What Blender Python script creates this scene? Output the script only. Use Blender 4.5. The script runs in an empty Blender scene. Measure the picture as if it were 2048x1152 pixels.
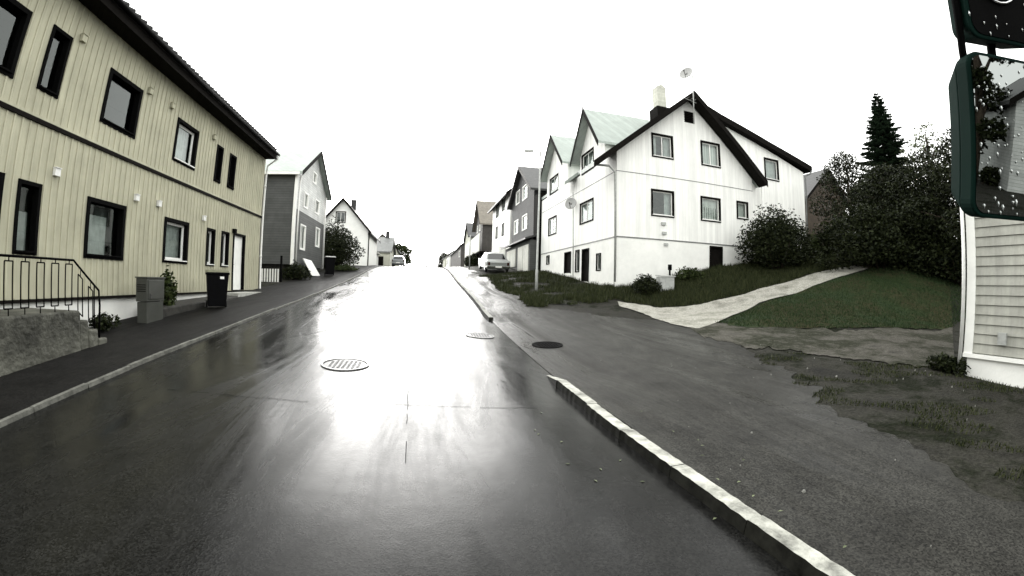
import bpy, bmesh, math, random
import numpy as np
from mathutils import Matrix, Vector

# ------------------------------------------------------------------ camera, sky, sun, exposure
SC = bpy.context.scene
C = SC.collection
R = math.radians
# camera axes (columns: right, forward, up) of a wide dashboard lens, levelled against the houses
RM = np.array([[0.9776321760, 0.2089584429, -0.0239101975],
               [-0.2087531847, 0.9779086275, 0.0108085253],
               [0.0256405210, -0.0055754323, 0.9996556798]])
FPX, KD = 840.114, 0.0744184
cd = bpy.data.cameras.new("camera"); cam = bpy.data.objects.new("camera", cd); C.objects.link(cam)
m = Matrix.Identity(4)
for i in range(3):
    m[i][0] = RM[i][0]; m[i][1] = RM[i][2]; m[i][2] = -RM[i][1]
cam.matrix_world = m
cd.type = 'PANO'
cd.panorama_type = 'FISHEYE_LENS_POLYNOMIAL'
cd.sensor_fit = 'HORIZONTAL'; cd.sensor_width = 36.0; cd.sensor_height = 20.25
cd.fisheye_fov = R(178)
cd.fisheye_polynomial_k0 = 0.0
cd.fisheye_polynomial_k1 = -0.0677506
cd.fisheye_polynomial_k2 = 4.11507e-06
cd.fisheye_polynomial_k3 = 2.52115e-05
cd.fisheye_polynomial_k4 = -4.22859e-07
cd.clip_start = 0.05; cd.clip_end = 3000
SC.camera = cam
SC.render.resolution_x = 1024; SC.render.resolution_y = 576

SUN_EL, SUN_ROT = R(20), R(-4)
world = bpy.data.worlds.new("World"); SC.world = world; world.use_nodes = True
nt = world.node_tree; nt.nodes.clear()
sky = nt.nodes.new('ShaderNodeTexSky'); sky.sky_type = 'NISHITA'; sky.sun_disc = False
sky.sun_elevation = SUN_EL; sky.sun_rotation = SUN_ROT
sky.air_density = 2.0; sky.dust_density = 6.0; sky.ozone_density = 1.0
hs = nt.nodes.new('ShaderNodeHueSaturation'); hs.inputs['Saturation'].default_value = 0.06; hs.inputs['Value'].default_value = 0.7
bg = nt.nodes.new('ShaderNodeBackground'); bg.inputs['Strength'].default_value = 0.13
wo = nt.nodes.new('ShaderNodeOutputWorld')
nt.links.new(sky.outputs[0], hs.inputs['Color'])
# even overcast layer over the clear-sky model
ov = nt.nodes.new('ShaderNodeMix'); ov.data_type = 'RGBA'; ov.blend_type = 'ADD'; ov.inputs[0].default_value = 1.0
ov.inputs[7].default_value = (9.0, 9.1, 8.8, 1)
nt.links.new(hs.outputs[0], ov.inputs[6]); nt.links.new(ov.outputs[2], bg.inputs['Color'])
nt.links.new(bg.outputs[0], wo.inputs['Surface'])
sl = bpy.data.lights.new("sun", 'SUN'); sun = bpy.data.objects.new("sun", sl); C.objects.link(sun)
sl.energy = 0.5; sl.angle = R(32); sl.color = (1, 0.98, 0.94)
sd = Vector((math.sin(SUN_ROT) * math.cos(SUN_EL), math.cos(SUN_ROT) * math.cos(SUN_EL), math.sin(SUN_EL)))
sun.rotation_euler = sd.to_track_quat('Z', 'Y').to_euler()
SC.view_settings.view_transform = 'Standard'; SC.view_settings.look = 'None'
SC.view_settings.exposure = 0.85; SC.view_settings.gamma = 1.0
SC.cycles.max_bounces = 8; SC.cycles.transparent_max_bounces = 24
SC.cycles.use_denoising = True

random.seed(7); NR = np.random.default_rng(7)

# ------------------------------------------------------------------ measuring helpers: a sight line met with a real plane
def ray(px, py):
    x = px - 1024.0; y = 576.0 - py
    r = math.hypot(x, y) / FPX; th = r
    for _ in range(20): th -= (th + KD * th ** 3 - r) / (1 + 3 * KD * th * th)
    s = math.sin(th) / max(r * FPX, 1e-9)
    return RM @ np.array([x * s, math.cos(th), y * s])
def PX(q, X): d = ray(*q); return d * (X / d[0])
def PY(q, Y): d = ray(*q); return d * (Y / d[1])

# ------------------------------------------------------------------ terrain
def smooth_table(pts):
    ys = np.arange(-120, 520, 0.5)
    z = np.interp(ys, [p[0] for p in pts], [p[1] for p in pts])
    k = np.exp(-0.5 * (np.arange(-8, 9) / 2.6) ** 2); k /= k.sum()
    zs = np.convolve(np.pad(z, 8, mode='edge'), k, mode='valid')
    return ys, zs
TR = smooth_table([(-80, -1.64), (0, -1.62), (6.6, -1.53), (10, -1.36), (14.2, -1.1), (18.7, -.57), (27, .13), (38, 1.25), (50, 1.95), (100, 3.55), (200, 6.5), (400, 11)])
TL = smooth_table([(-80, -1.76), (0, -1.72), (3.5, -1.57), (5, -1.43), (6.5, -1.33), (8.3, -1.22), (11, -1.02), (15.7, -.72), (20, -.42), (26.6, .12), (38, 1.25), (50, 1.95), (100, 3.55), (200, 6.5), (400, 11)])
def zr(y): return np.interp(y, *TR)
def zl(y): return np.interp(y, *TL)
KR, KL = 2.2, -4.6
CP = [(5,4,-1.5),(5,0,-1.58),(8.8,3.2,-1.36),(8.8,0,-1.5),(12,-8,-1.5),(30,-20,-1.2),(15,2,-1.15),(25,2,-.7),(40,0,0),
      (5,9,-1.34),(8.5,9.2,-1.04),(11.5,7.6,-1.03),(15.2,6.1,-1.0),(22,5,-.6),
      (9.2,10.1,-.86),(12,8.7,-.72),(15.8,7.3,-.62),(8.9,13.2,-.95),(14,11.8,-.06),(16.5,11.2,.6),(19.4,10.3,1.25),(26,9,1.9),
      (11,11.6,-.6),(8.7,17.7,.0),(8.7,15,-.55),(12.6,17.7,.8),(14.45,17.7,1.2),(21.7,17.7,2.2),(6,21.8,-.33),(5,17,-.66),(6.5,17,-.48),
      (8.5,24,.6),(8.5,30.4,1.13),(5,30,.6),(6.9,34,1.08),(5,34,.98),(30,26,3.6),(40,22,3.4),(60,20,4.5),(60,60,6),(20,60,4),
      (8.5,45,2.0),(8.5,60,2.75),(8.5,100,4.0),(60,120,7),(15,14.5,.5),(19,14,1.4),(60,-40,-1),(8,250,8.2),(90,250,10),(100,0,3)]
_c = np.array(CP + [(KR, y, float(zr(y))) for y in (-60, -20, -8, 0, 4, 8, 12, 16, 20, 25, 30, 36, 45, 60, 100, 200)], float)
_res = _c[:, 2] - zr(_c[:, 1])
_A = np.hypot(_c[:, None, 0] - _c[None, :, 0], _c[:, None, 1] - _c[None, :, 1])
_w = np.linalg.solve(_A + 1e-9, _res)
def G(x, y):
    x = np.asarray(x, float); y = np.asarray(y, float)
    x, y = np.broadcast_arrays(x, y)
    sh = x.shape; xf = x.ravel(); yf = y.ravel()
    d = np.hypot(xf[:, None] - _c[None, :, 0], yf[:, None] - _c[None, :, 1])
    right = zr(yf) + d @ _w * np.clip((xf - KR) / 0.6, 0, 1)
    dip = np.clip((yf - 5.8) / 1.2, 0, 1) * np.clip((14.6 - yf) / 1.2, 0, 1) * np.clip(1 - (xf - KR - 1.2) / 2.5, 0, 1)
    right = right - 0.085 * dip
    bump = 0.035 * np.sin(xf * 1.7 + 1.3 * np.sin(yf * .9)) * np.sin(yf * 1.3 + xf * .4) * np.clip((xf - 5) / 3, 0, 1)
    right = right + bump
    left = zl(yf) + 0.02 * np.clip((-4.6 - xf), 0, 3)
    mid = np.minimum(zr(yf), zl(yf)) - 0.3
    z = np.where(xf >= KR + .05, right, np.where(xf <= KL - .04, left, mid))
    return z.reshape(sh)
def g(x, y): return float(G(x, y))

# ------------------------------------------------------------------ mesh helpers
SPLIT = {'post', 'verge_board', 'corner_board', 'barge_board', 'tail_light', 'rail', 'picket', 'step', 'curtain'}
class MB:
    def __init__(s): s.v = []; s.f = []; s.m = []; s.mi = 0; s.sm = []
    def add(s, vs, fs, smooth=False):
        b = len(s.v); s.v += [tuple(map(float, p)) for p in vs]
        for f in fs: s.f.append([b + i for i in f]); s.m.append(s.mi); s.sm.append(smooth)
        return s
    def box(s, x0, x1, y0, y1, z0, z1):
        vs = [(x0,y0,z0),(x1,y0,z0),(x1,y1,z0),(x0,y1,z0),(x0,y0,z1),(x1,y0,z1),(x1,y1,z1),(x0,y1,z1)]
        return s.add(vs, [(0,3,2,1),(4,5,6,7),(0,1,5,4),(1,2,6,5),(2,3,7,6),(3,0,4,7)])
    def hexa(s, b4, t4):
        return s.add(list(b4) + list(t4), [(0,3,2,1),(4,5,6,7),(0,1,5,4),(1,2,6,5),(2,3,7,6),(3,0,4,7)])
    def prism(s, poly, vec):
        n = len(poly); v = np.array(vec, float)
        vs = [np.array(p, float) for p in poly]; vs2 = [p + v for p in vs]
        fs = [tuple(range(n))[::-1], tuple(range(n, 2 * n))] + [(i, (i + 1) % n, n + (i + 1) % n, n + i) for i in range(n)]
        return s.add(vs + vs2, fs)
    def tube(s, pts, r, n=8, smooth=True, cap=True):
        pts = [np.array(p, float) for p in pts]; rs = r if isinstance(r, (list, tuple)) else [r] * len(pts)
        ring = []; b = len(s.v); prev = None
        for i, p in enumerate(pts):
            t = pts[min(i + 1, len(pts) - 1)] - pts[max(i - 1, 0)]; t /= np.linalg.norm(t) + 1e-9
            a = prev if prev is not None else (np.array([0, 0, 1.]) if abs(t[2]) < .9 else np.array([1., 0, 0]))
            u = a - t * (a @ t); u /= np.linalg.norm(u) + 1e-9; w = np.cross(t, u); prev = u
            for k in range(n):
                an = 2 * math.pi * k / n; s.v.append(tuple(p + rs[i] * (math.cos(an) * u + math.sin(an) * w)))
        for i in range(len(pts) - 1):
            for k in range(n):
                s.f.append([b + i*n + k, b + i*n + (k+1) % n, b + (i+1)*n + (k+1) % n, b + (i+1)*n + k]); s.m.append(s.mi); s.sm.append(smooth)
        if cap:
            s.f.append([b + k for k in range(n)][::-1]); s.m.append(s.mi); s.sm.append(False)
            s.f.append([b + (len(pts)-1)*n + k for k in range(n)]); s.m.append(s.mi); s.sm.append(False)
        return s
    def disc(s, c, r, h, n=28, r2=None):
        return s.tube([(c[0], c[1], c[2]), (c[0], c[1], c[2] + h)], [r, r2 or r], n)
    def xf(s, f, start=0): s.v[start:] = [tuple(f(np.array(p))) for p in s.v[start:]]; return s
    def build(s, name, mat, parent=None, bevel=0.0, fixn=True):
        if name in SPLIT:
            par = list(range(len(s.v)))
            def fd(i):
                while par[i] != i: par[i] = par[par[i]]; i = par[i]
                return i
            for f in s.f:
                for k in f[1:]: par[fd(k)] = fd(f[0])
            gr = {}
            for j, f in enumerate(s.f): gr.setdefault(fd(f[0]), []).append(j)
            if len(gr) > 1:
                o = None
                for js in gr.values():
                    q = MB(); ids = sorted({k for j in js for k in s.f[j]}); mp = {k: i for i, k in enumerate(ids)}
                    q.v = [s.v[k] for k in ids]; q.f = [[mp[k] for k in s.f[j]] for j in js]; q.m = [s.m[j] for j in js]; q.sm = [s.sm[j] for j in js]
                    o = q._build(name, mat, parent, bevel, fixn)
                return o
        return s._build(name, mat, parent, bevel, fixn)
    def _build(s, name, mat, parent=None, bevel=0.0, fixn=True):
        me = bpy.data.meshes.new(name)
        v = np.array(s.v, float)
        off = root_loc(parent) if parent is not None else np.zeros(3)
        me.from_pydata((v - off).tolist(), [], s.f)
        mats = mat if isinstance(mat, (list, tuple)) else [mat]
        for q in mats: me.materials.append(q)
        me.polygons.foreach_set('material_index', [min(i, len(mats) - 1) for i in s.m])
        me.polygons.foreach_set('use_smooth', s.sm)
        if fixn:
            bm = bmesh.new(); bm.from_mesh(me); bmesh.ops.recalc_face_normals(bm, faces=bm.faces); bm.to_mesh(me); bm.free()
        me.update()
        o = bpy.data.objects.new(name, me); C.objects.link(o)
        if parent is not None: o.parent = parent
        if bevel:
            b = o.modifiers.new('bevel', 'BEVEL'); b.width = bevel; b.segments = 2; b.limit_method = 'ANGLE'
        return o
ROOTS = {}
def root_loc(o):
    while o.parent: o = o.parent
    return np.array(ROOTS.get(o.name, (0, 0, 0)), float)
def thing(name, label, cat, loc, group=None):
    o = bpy.data.objects.new(name, None); C.objects.link(o); o.location = loc; o.empty_display_size = .3
    o['label'] = label; o['category'] = cat
    if group: o['group'] = group
    ROOTS[o.name] = tuple(map(float, loc)); return o
def tag(o, label, cat, group=None):
    o['label'] = label; o['category'] = cat
    if group: o['group'] = group
    return o
def kind(o, k): o['kind'] = k; return o

# ------------------------------------------------------------------ materials
def mat(name, col, rough=.7, spec=.3, metal=0.0, noise=None, bump=None, groove=None, rnoise=None, coat=0.0, streak=0.0):
    """noise=(scale, strength, detail); bump=(scale, strength, dist); groove=(axis 'x+y'|'z', spacing, width, dark)"""
    m = bpy.data.materials.new(name); m.use_nodes = True
    nt = m.node_tree; N = nt.nodes; L = nt.links; b = N['Principled BSDF']
    b.inputs['Base Color'].default_value = (*col, 1); b.inputs['Roughness'].default_value = rough
    b.inputs['Specular IOR Level'].default_value = spec; b.inputs['Metallic'].default_value = metal
    if coat: b.inputs['Coat Weight'].default_value = coat; b.inputs['Coat Roughness'].default_value = .05
    tc = N.new('ShaderNodeTexCoord'); out = None
    if noise:
        n = N.new('ShaderNodeTexNoise'); n.inputs['Scale'].default_value = noise[0]; n.inputs['Detail'].default_value = noise[2] if len(noise) > 2 else 6
        n.inputs['Roughness'].default_value = .65
        L.new(tc.outputs['Object'], n.inputs['Vector'])
        r = N.new('ShaderNodeMapRange'); r.inputs[1].default_value = .3; r.inputs[2].default_value = .7
        r.inputs[3].default_value = 1 - noise[1]; r.inputs[4].default_value = 1 + noise[1] * .6
        L.new(n.outputs['Fac'], r.inputs[0])
        mx = N.new('ShaderNodeMix'); mx.data_type = 'RGBA'; mx.blend_type = 'MULTIPLY'; mx.inputs[0].default_value = 1
        mx.inputs[6].default_value = (*col, 1); L.new(r.outputs[0], mx.inputs[7]); out = mx.outputs[2]
    if streak:
        mp = N.new('ShaderNodeMapping'); mp.inputs['Scale'].default_value = (4, 4, .35); L.new(tc.outputs['Object'], mp.inputs[0])
        ns = N.new('ShaderNodeTexNoise'); ns.inputs['Scale'].default_value = 1.6; ns.inputs['Detail'].default_value = 8; ns.inputs['Roughness'].default_value = .7
        L.new(mp.outputs[0], ns.inputs['Vector'])
        rs = N.new('ShaderNodeMapRange'); rs.inputs[1].default_value = .3; rs.inputs[2].default_value = .72; rs.inputs[3].default_value = 1.08; rs.inputs[4].default_value = 1 - streak
        L.new(ns.outputs['Fac'], rs.inputs[0])
        ms = N.new('ShaderNodeMix'); ms.data_type = 'RGBA'; ms.blend_type = 'MULTIPLY'; ms.inputs[0].default_value = 1
        if out: L.new(out, ms.inputs[6])
        else: ms.inputs[6].default_value = (*col, 1)
        L.new(rs.outputs[0], ms.inputs[7]); out = ms.outputs[2]
    if rnoise:
        n2 = N.new('ShaderNodeTexNoise'); n2.inputs['Scale'].default_value = rnoise[0]; n2.inputs['Detail'].default_value = 5
        L.new(tc.outputs['Object'], n2.inputs['Vector'])
        r2 = N.new('ShaderNodeMapRange'); r2.inputs[1].default_value = .35; r2.inputs[2].default_value = .65
        r2.inputs[3].default_value = rnoise[1]; r2.inputs[4].default_value = rnoise[2]
        L.new(n2.outputs['Fac'], r2.inputs[0]); L.new(r2.outputs[0], b.inputs['Roughness'])
    nrm = None
    if groove:
        sp = N.new('ShaderNodeSeparateXYZ'); L.new(tc.outputs['Object'], sp.inputs[0])
        if groove[0] == 'z': src = sp.outputs[2]
        else:
            a = N.new('ShaderNodeMath'); a.operation = 'ADD'; L.new(sp.outputs[0], a.inputs[0]); L.new(sp.outputs[1], a.inputs[1]); src = a.outputs[0]
        d = N.new('ShaderNodeMath'); d.operation = 'DIVIDE'; L.new(src, d.inputs[0]); d.inputs[1].default_value = groove[1]
        fr = N.new('ShaderNodeMath'); fr.operation = 'FRACT'; L.new(d.outputs[0], fr.inputs[0])
        lt = N.new('ShaderNodeMath'); lt.operation = 'LESS_THAN'; L.new(fr.outputs[0], lt.inputs[0]); lt.inputs[1].default_value = groove[2]
        # each board also has its own slight tone
        fl = N.new('ShaderNodeMath'); fl.operation = 'FLOOR'; L.new(d.outputs[0], fl.inputs[0])
        wn = N.new('ShaderNodeTexWhiteNoise'); wn.noise_dimensions = '1D'; L.new(fl.outputs[0], wn.inputs['W'])
        tr_ = N.new('ShaderNodeMapRange'); tr_.inputs[3].default_value = .9; tr_.inputs[4].default_value = 1.04; L.new(wn.outputs['Value'], tr_.inputs[0])
        mxa = N.new('ShaderNodeMix'); mxa.data_type = 'RGBA'; mxa.blend_type = 'MULTIPLY'; mxa.inputs[0].default_value = 1
        if out: L.new(out, mxa.inputs[6])
        else: mxa.inputs[6].default_value = (*col, 1)
        L.new(tr_.outputs[0], mxa.inputs[7])
        mx2 = N.new('ShaderNodeMix'); mx2.data_type = 'RGBA'; L.new(lt.outputs[0], mx2.inputs[0])
        L.new(mxa.outputs[2], mx2.inputs[6]); mx2.inputs[7].default_value = (*[c * groove[3] for c in col], 1); out = mx2.outputs[2]
        inv = N.new('ShaderNodeMath'); inv.operation = 'SUBTRACT'; inv.inputs[0].default_value = 1; L.new(lt.outputs[0], inv.inputs[1])
        bp = N.new('ShaderNodeBump'); bp.inputs['Strength'].default_value = .6; bp.inputs['Distance'].default_value = .012
        L.new(inv.outputs[0], bp.inputs['Height']); nrm = bp.outputs[0]
    if bump:
        n3 = N.new('ShaderNodeTexNoise'); n3.inputs['Scale'].default_value = bump[0]; n3.inputs['Detail'].default_value = 8
        L.new(tc.outputs['Object'], n3.inputs['Vector'])
        bp2 = N.new('ShaderNodeBump'); bp2.inputs['Strength'].default_value = bump[1]; bp2.inputs['Distance'].default_value = bump[2]
        L.new(n3.outputs['Fac'], bp2.inputs['Height'])
        if nrm: L.new(nrm, bp2.inputs['Normal'])
        nrm = bp2.outputs[0]
    if out: L.new(out, b.inputs['Base Color'])
    if nrm: L.new(nrm, b.inputs['Normal'])
    return m

def wet_asphalt(name, base, rlo, rhi, spec=.5, brk=0.5):
    m = bpy.data.materials.new(name); m.use_nodes = True
    nt = m.node_tree; N = nt.nodes; L = nt.links; b = N['Principled BSDF']
    tc = N.new('ShaderNodeTexCoord')
    def noise(sc, det=6, rg=.6, vec=None, dist=0):
        n = N.new('ShaderNodeTexNoise'); n.inputs['Scale'].default_value = sc; n.inputs['Detail'].default_value = det
        n.inputs['Roughness'].default_value = rg; n.inputs['Distortion'].default_value = dist
        L.new(vec or tc.outputs['Object'], n.inputs['Vector']); return n.outputs['Fac']
    mp = N.new('ShaderNodeMapping'); mp.inputs['Scale'].default_value = (1.3, .2, 1); L.new(tc.outputs['Object'], mp.inputs[0])
    wearn = noise(.8, 9, .72, mp.outputs[0], .8)          # long wheel-track patches of wear and standing water
    r = N.new('ShaderNodeMapRange'); r.inputs[1].default_value = .36; r.inputs[2].default_value = .66
    r.inputs[3].default_value = rlo; r.inputs[4].default_value = rhi; L.new(wearn, r.inputs[0])
    fine = noise(70, 3, .7)
    ad = N.new('ShaderNodeMath'); ad.operation = 'MULTIPLY_ADD'; L.new(fine, ad.inputs[0]); ad.inputs[1].default_value = .10
    L.new(r.outputs[0], ad.inputs[2]); L.new(ad.outputs[0], b.inputs['Roughness'])
    c = noise(2.2, 8, .7); cr = N.new('ShaderNodeMapRange'); cr.inputs[1].default_value = .3; cr.inputs[2].default_value = .7
    cr.inputs[3].default_value = .6; cr.inputs[4].default_value = 1.5; L.new(c, cr.inputs[0])
    v = N.new('ShaderNodeTexVoronoi'); v.inputs['Scale'].default_value = 75; L.new(tc.outputs['Object'], v.inputs['Vector'])
    vr = N.new('ShaderNodeMapRange'); vr.inputs[1].default_value = 0; vr.inputs[2].default_value = 1; vr.inputs[3].default_value = .4; vr.inputs[4].default_value = 2.6
    sx = N.new('ShaderNodeSeparateColor'); L.new(v.outputs['Color'], sx.inputs[0]); L.new(sx.outputs[0], vr.inputs[0])
    mu = N.new('ShaderNodeMath'); mu.operation = 'MULTIPLY'; L.new(cr.outputs[0], mu.inputs[0]); L.new(vr.outputs[0], mu.inputs[1])
    mx = N.new('ShaderNodeMix'); mx.data_type = 'RGBA'; mx.blend_type = 'MULTIPLY'; mx.inputs[0].default_value = 1
    mx.inputs[6].default_value = (*base, 1); L.new(mu.outputs[0], mx.inputs[7]); L.new(mx.outputs[2], b.inputs['Base Color'])
    b.inputs['Specular IOR Level'].default_value = spec
    b1 = N.new('ShaderNodeBump'); b1.inputs['Strength'].default_value = .25 * brk; b1.inputs['Distance'].default_value = .003; L.new(v.outputs['Distance'], b1.inputs['Height'])
    b2 = N.new('ShaderNodeBump'); b2.inputs['Strength'].default_value = .5 * brk; b2.inputs['Distance'].default_value = .02
    L.new(noise(1.6, 4, .5), b2.inputs['Height']); L.new(b1.outputs[0], b2.inputs['Normal']); L.new(b2.outputs[0], b.inputs['Normal'])
    return m

def ground_mat(name, cols, scale, rough=.75, bump=.5, extra=None):
    m = bpy.data.materials.new(name); m.use_nodes = True
    nt = m.node_tree; N = nt.nodes; L = nt.links; b = N['Principled BSDF']
    tc = N.new('ShaderNodeTexCoord')
    n = N.new('ShaderNodeTexNoise'); n.inputs['Scale'].default_value = scale; n.inputs['Detail'].default_value = 8; n.inputs['Roughness'].default_value = .7
    L.new(tc.outputs['Object'], n.inputs['Vector'])
    cr = N.new('ShaderNodeValToRGB'); el = cr.color_ramp.elements
    el[0].position = .3; el[0].color = (*cols[0], 1); el[1].position = .7; el[1].color = (*cols[-1], 1)
    for i, c in enumerate(cols[1:-1]):
        e = el.new(.3 + .4 * (i + 1) / (len(cols) - 1)); e.color = (*c, 1)
    L.new(n.outputs['Fac'], cr.inputs[0])
    f = N.new('ShaderNodeTexNoise'); f.inputs['Scale'].default_value = 22; f.inputs['Detail'].default_value = 6; L.new(tc.outputs['Object'], f.inputs['Vector'])
    r = N.new('ShaderNodeMapRange'); r.inputs[1].default_value = .3; r.inputs[2].default_value = .7; r.inputs[3].default_value = .55; r.inputs[4].default_value = 1.35
    L.new(f.outputs['Fac'], r.inputs[0])
    mx = N.new('ShaderNodeMix'); mx.data_type = 'RGBA'; mx.blend_type = 'MULTIPLY'; mx.inputs[0].default_value = 1
    L.new(cr.outputs[0], mx.inputs[6]); L.new(r.outputs[0], mx.inputs[7]); L.new(mx.outputs[2], b.inputs['Base Color'])
    rr = N.new('ShaderNodeMapRange'); rr.inputs[1].default_value = .35; rr.inputs[2].default_value = .6; rr.inputs[3].default_value = rough - .25; rr.inputs[4].default_value = rough + .15
    L.new(n.outputs['Fac'], rr.inputs[0]); L.new(rr.outputs[0], b.inputs['Roughness'])
    b.inputs['Specular IOR Level'].default_value = .06
    bp = N.new('ShaderNodeBump'); bp.inputs['Strength'].default_value = bump; bp.inputs['Distance'].default_value = .05
    L.new(f.outputs['Fac'], bp.inputs['Height']); L.new(bp.outputs[0], b.inputs['Normal'])
    return m

def leaf_mat(name, c0, c1, rough=.55, scale=.9):
    m = bpy.data.materials.new(name); m.use_nodes = True
    nt = m.node_tree; N = nt.nodes; L = nt.links; b = N['Principled BSDF']
    ge = N.new('ShaderNodeNewGeometry')
    mx = N.new('ShaderNodeMix'); mx.data_type = 'RGBA'; mx.inputs[6].default_value = (*c0, 1); mx.inputs[7].default_value = (*c1, 1)
    L.new(ge.outputs['Random Per Island'], mx.inputs[0]); L.new(mx.outputs[2], b.inputs['Base Color'])
    b.inputs['Roughness'].default_value = rough; b.inputs['Specular IOR Level'].default_value = .08
    return m

def glass_mat(name, tint, refl=.25):
    m = bpy.data.materials.new(name); m.use_nodes = True
    nt = m.node_tree; N = nt.nodes; L = nt.links; N.clear()
    o = N.new('ShaderNodeOutputMaterial'); t = N.new('ShaderNodeBsdfTransparent'); t.inputs[0].default_value = (*tint, 1)
    gl = N.new('ShaderNodeBsdfGlossy'); gl.inputs['Roughness'].default_value = .02; gl.inputs[0].default_value = (.85, .9, .88, 1)
    fr = N.new('ShaderNodeLayerWeight'); fr.inputs[0].default_value = .35
    mr = N.new('ShaderNodeMapRange'); mr.inputs[3].default_value = refl; mr.inputs[4].default_value = .75; L.new(fr.outputs['Fresnel'], mr.inputs[0])
    mx = N.new('ShaderNodeMixShader'); L.new(mr.outputs[0], mx.inputs[0]); L.new(t.outputs[0], mx.inputs[1]); L.new(gl.outputs[0], mx.inputs[2])
    L.new(mx.outputs[0], o.inputs[0]); return m

M = {}
M['road'] = wet_asphalt('wet_asphalt', (.005, .005, .0047), .05, .34, .12, .6)
M['drive'] = wet_asphalt('worn_asphalt', (.014, .0136, .012), .15, .7, .10, 1.0)
M['walk'] = wet_asphalt('pavement_asphalt', (.005, .0048, .0045), .5, .75, .08, 1.0)
M['soil'] = ground_mat('muddy_ground', [(.004, .0038, .003), (.014, .0135, .011), (.030, .029, .024), (.007, .009, .004), (.020, .0195, .015)], .7, .75, 1.0)
M['lawn'] = ground_mat('lawn_ground', [(.009, .018, .006), (.020, .032, .012), (.034, .031, .016), (.012, .022, .008)], .5, .8, .6)
M['gravel'] = ground_mat('gravel', [(.10, .098, .08), (.36, .35, .31), (.16, .16, .13)], .8, .75, .8)
M['lane'] = ground_mat('gravel_lane', [(.014, .013, .010), (.08, .075, .064), (.020, .022, .013), (.11, .105, .093)], .6, .7, .8)
M['kerb'] = mat('kerb_stone', (.38, .38, .34), .75, .2, noise=(5, .75, 10), bump=(25, .6, .02))
M['kerbw'] = mat('kerb_worn', (.22, .22, .2), .7, .2, noise=(5, .5), bump=(25, .6, .02))
M['kerbl'] = mat('kerb_dirty', (.13, .13, .115), .7, .2, noise=(5, .6), bump=(25, .6, .02))
M['kerbf'] = mat('kerb_dark_face', (.018, .018, .015), .6, .1, noise=(7, .8, 10))  # upright stone faces, much darker than the tops
M['tar'] = mat('tar_seam', (.004, .004, .004), .9, .03, noise=(8, .4))
M['iron'] = mat('cast_iron', (.03, .03, .03), .42, .5, metal=.3, noise=(30, .5), bump=(60, .5, .01))
M['yellow'] = mat('cream_boards', (.46, .447, .335), .7, .12, streak=.22, noise=(1.0, .16), bump=(40, .15, .01))
M['yellow_l'] = mat('cream_boards_lower', (.46, .445, .335), .7, .25, noise=(1.0, .25), bump=(40, .15, .01))
M['seam'] = mat('board_shadow_gap', (.06, .058, .03), .8, .2)
M['black'] = mat('black_paint', (.003, .003, .003), .8, .03, noise=(10, .3))
M['dark'] = mat('dark_stained_wood', (.008, .007, .006), .85, .05, noise=(6, .4))
M['soffit'] = mat('soffit_boards', (.014, .013, .011), .95, .04, groove=('x+y', .14, .07, .3))
M['white'] = mat('white_paint', (.86, .86, .82), .55, .35, noise=(3, .08))
M['whiteb'] = mat('white_vertical_boards', (.88, .88, .84), .65, .3, noise=(1.2, .05), streak=.1, groove=('x+y', .19, .06, .85))
M['whitebw'] = mat('white_worn_boards', (.72, .72, .66), .65, .3, noise=(1.0, .2), groove=('x+y', .16, .1, .45))
M['founda'] = mat('rendered_foundation', (.84, .84, .80), .8, .2, noise=(1.2, .1), bump=(12, .3, .02))
M['foundd'] = mat('dark_stone_and_shade', (.035, .034, .03), .8, .2, noise=(3, .5), bump=(8, .6, .05))
M['conc'] = mat('mossy_concrete', (.09, .09, .075), .75, .2, noise=(1.6, .8, 12), bump=(9, .9, .06))
M['concl'] = mat('pale_concrete', (.4, .4, .37), .6, .3, noise=(4, .4), bump=(20, .4, .02))
M['grey'] = mat('grey_horizontal_boards', (.085, .088, .085), .7, .25, noise=(1.5, .25), groove=('z', .15, .1, .45))
M['greyw'] = mat('pale_boards_and_glare', (.55, .56, .54), .6, .3, noise=(1.2, .3), groove=('z', .15, .1, .5))  # pale boards; on the grey house front this paleness is painted glare
M['charc'] = mat('charcoal_boards', (.05, .05, .05), .7, .25, noise=(1.5, .3), groove=('z', .16, .1, .5))
M['brownw'] = mat('brown_boards', (.055, .040, .026), .7, .25, noise=(1.5, .35), groove=('x+y', .18, .1, .5))
M['brownd'] = mat('grey_brown_boards', (.07, .065, .06), .7, .25, noise=(1.5, .3), groove=('x+y', .18, .1, .5))
M['cream'] = mat('pale_render', (.5, .5, .42), .75, .2, noise=(1, .2))
M['mint'] = mat('pale_mint_roof', (.36, .40, .37), .5, .3, noise=(2, .15), groove=('x+y', .35, .08, .8))
M['tile'] = mat('dark_roof_tiles', (.05, .05, .05), .5, .35, noise=(3, .35), groove=('z', .22, .2, .45))
M['tilebr'] = mat('brown_roof_tiles', (.2, .18, .15), .6, .3, noise=(3, .3), groove=('z', .22, .15, .6))
M['tilegr'] = mat('grey_roof_sheet', (.18, .185, .18), .5, .35, noise=(2, .25), groove=('x+y', .4, .06, .6))
M['metalw'] = mat('white_enamel', (.75, .75, .72), .35, .5, noise=(5, .1))
M['zinc'] = mat('galvanised_steel', (.4, .41, .39), .5, .4, metal=.1, noise=(8, .25))
M['zincd'] = mat('worn_iron_ring', (.09, .09, .085), .4, .5, metal=.4, noise=(20, .4))
M['cabg'] = mat('green_grey_enamel', (.045, .047, .040), .55, .4, noise=(3, .25))
M['binb'] = mat('black_plastic', (.003, .003, .0035), .7, .06, noise=(12, .3))
M['binlid'] = mat('olive_plastic', (.13, .13, .075), .4, .45, noise=(8, .3))
M['binlidw'] = mat('pale_plastic', (.5, .5, .48), .4, .45, noise=(8, .2))
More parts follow.
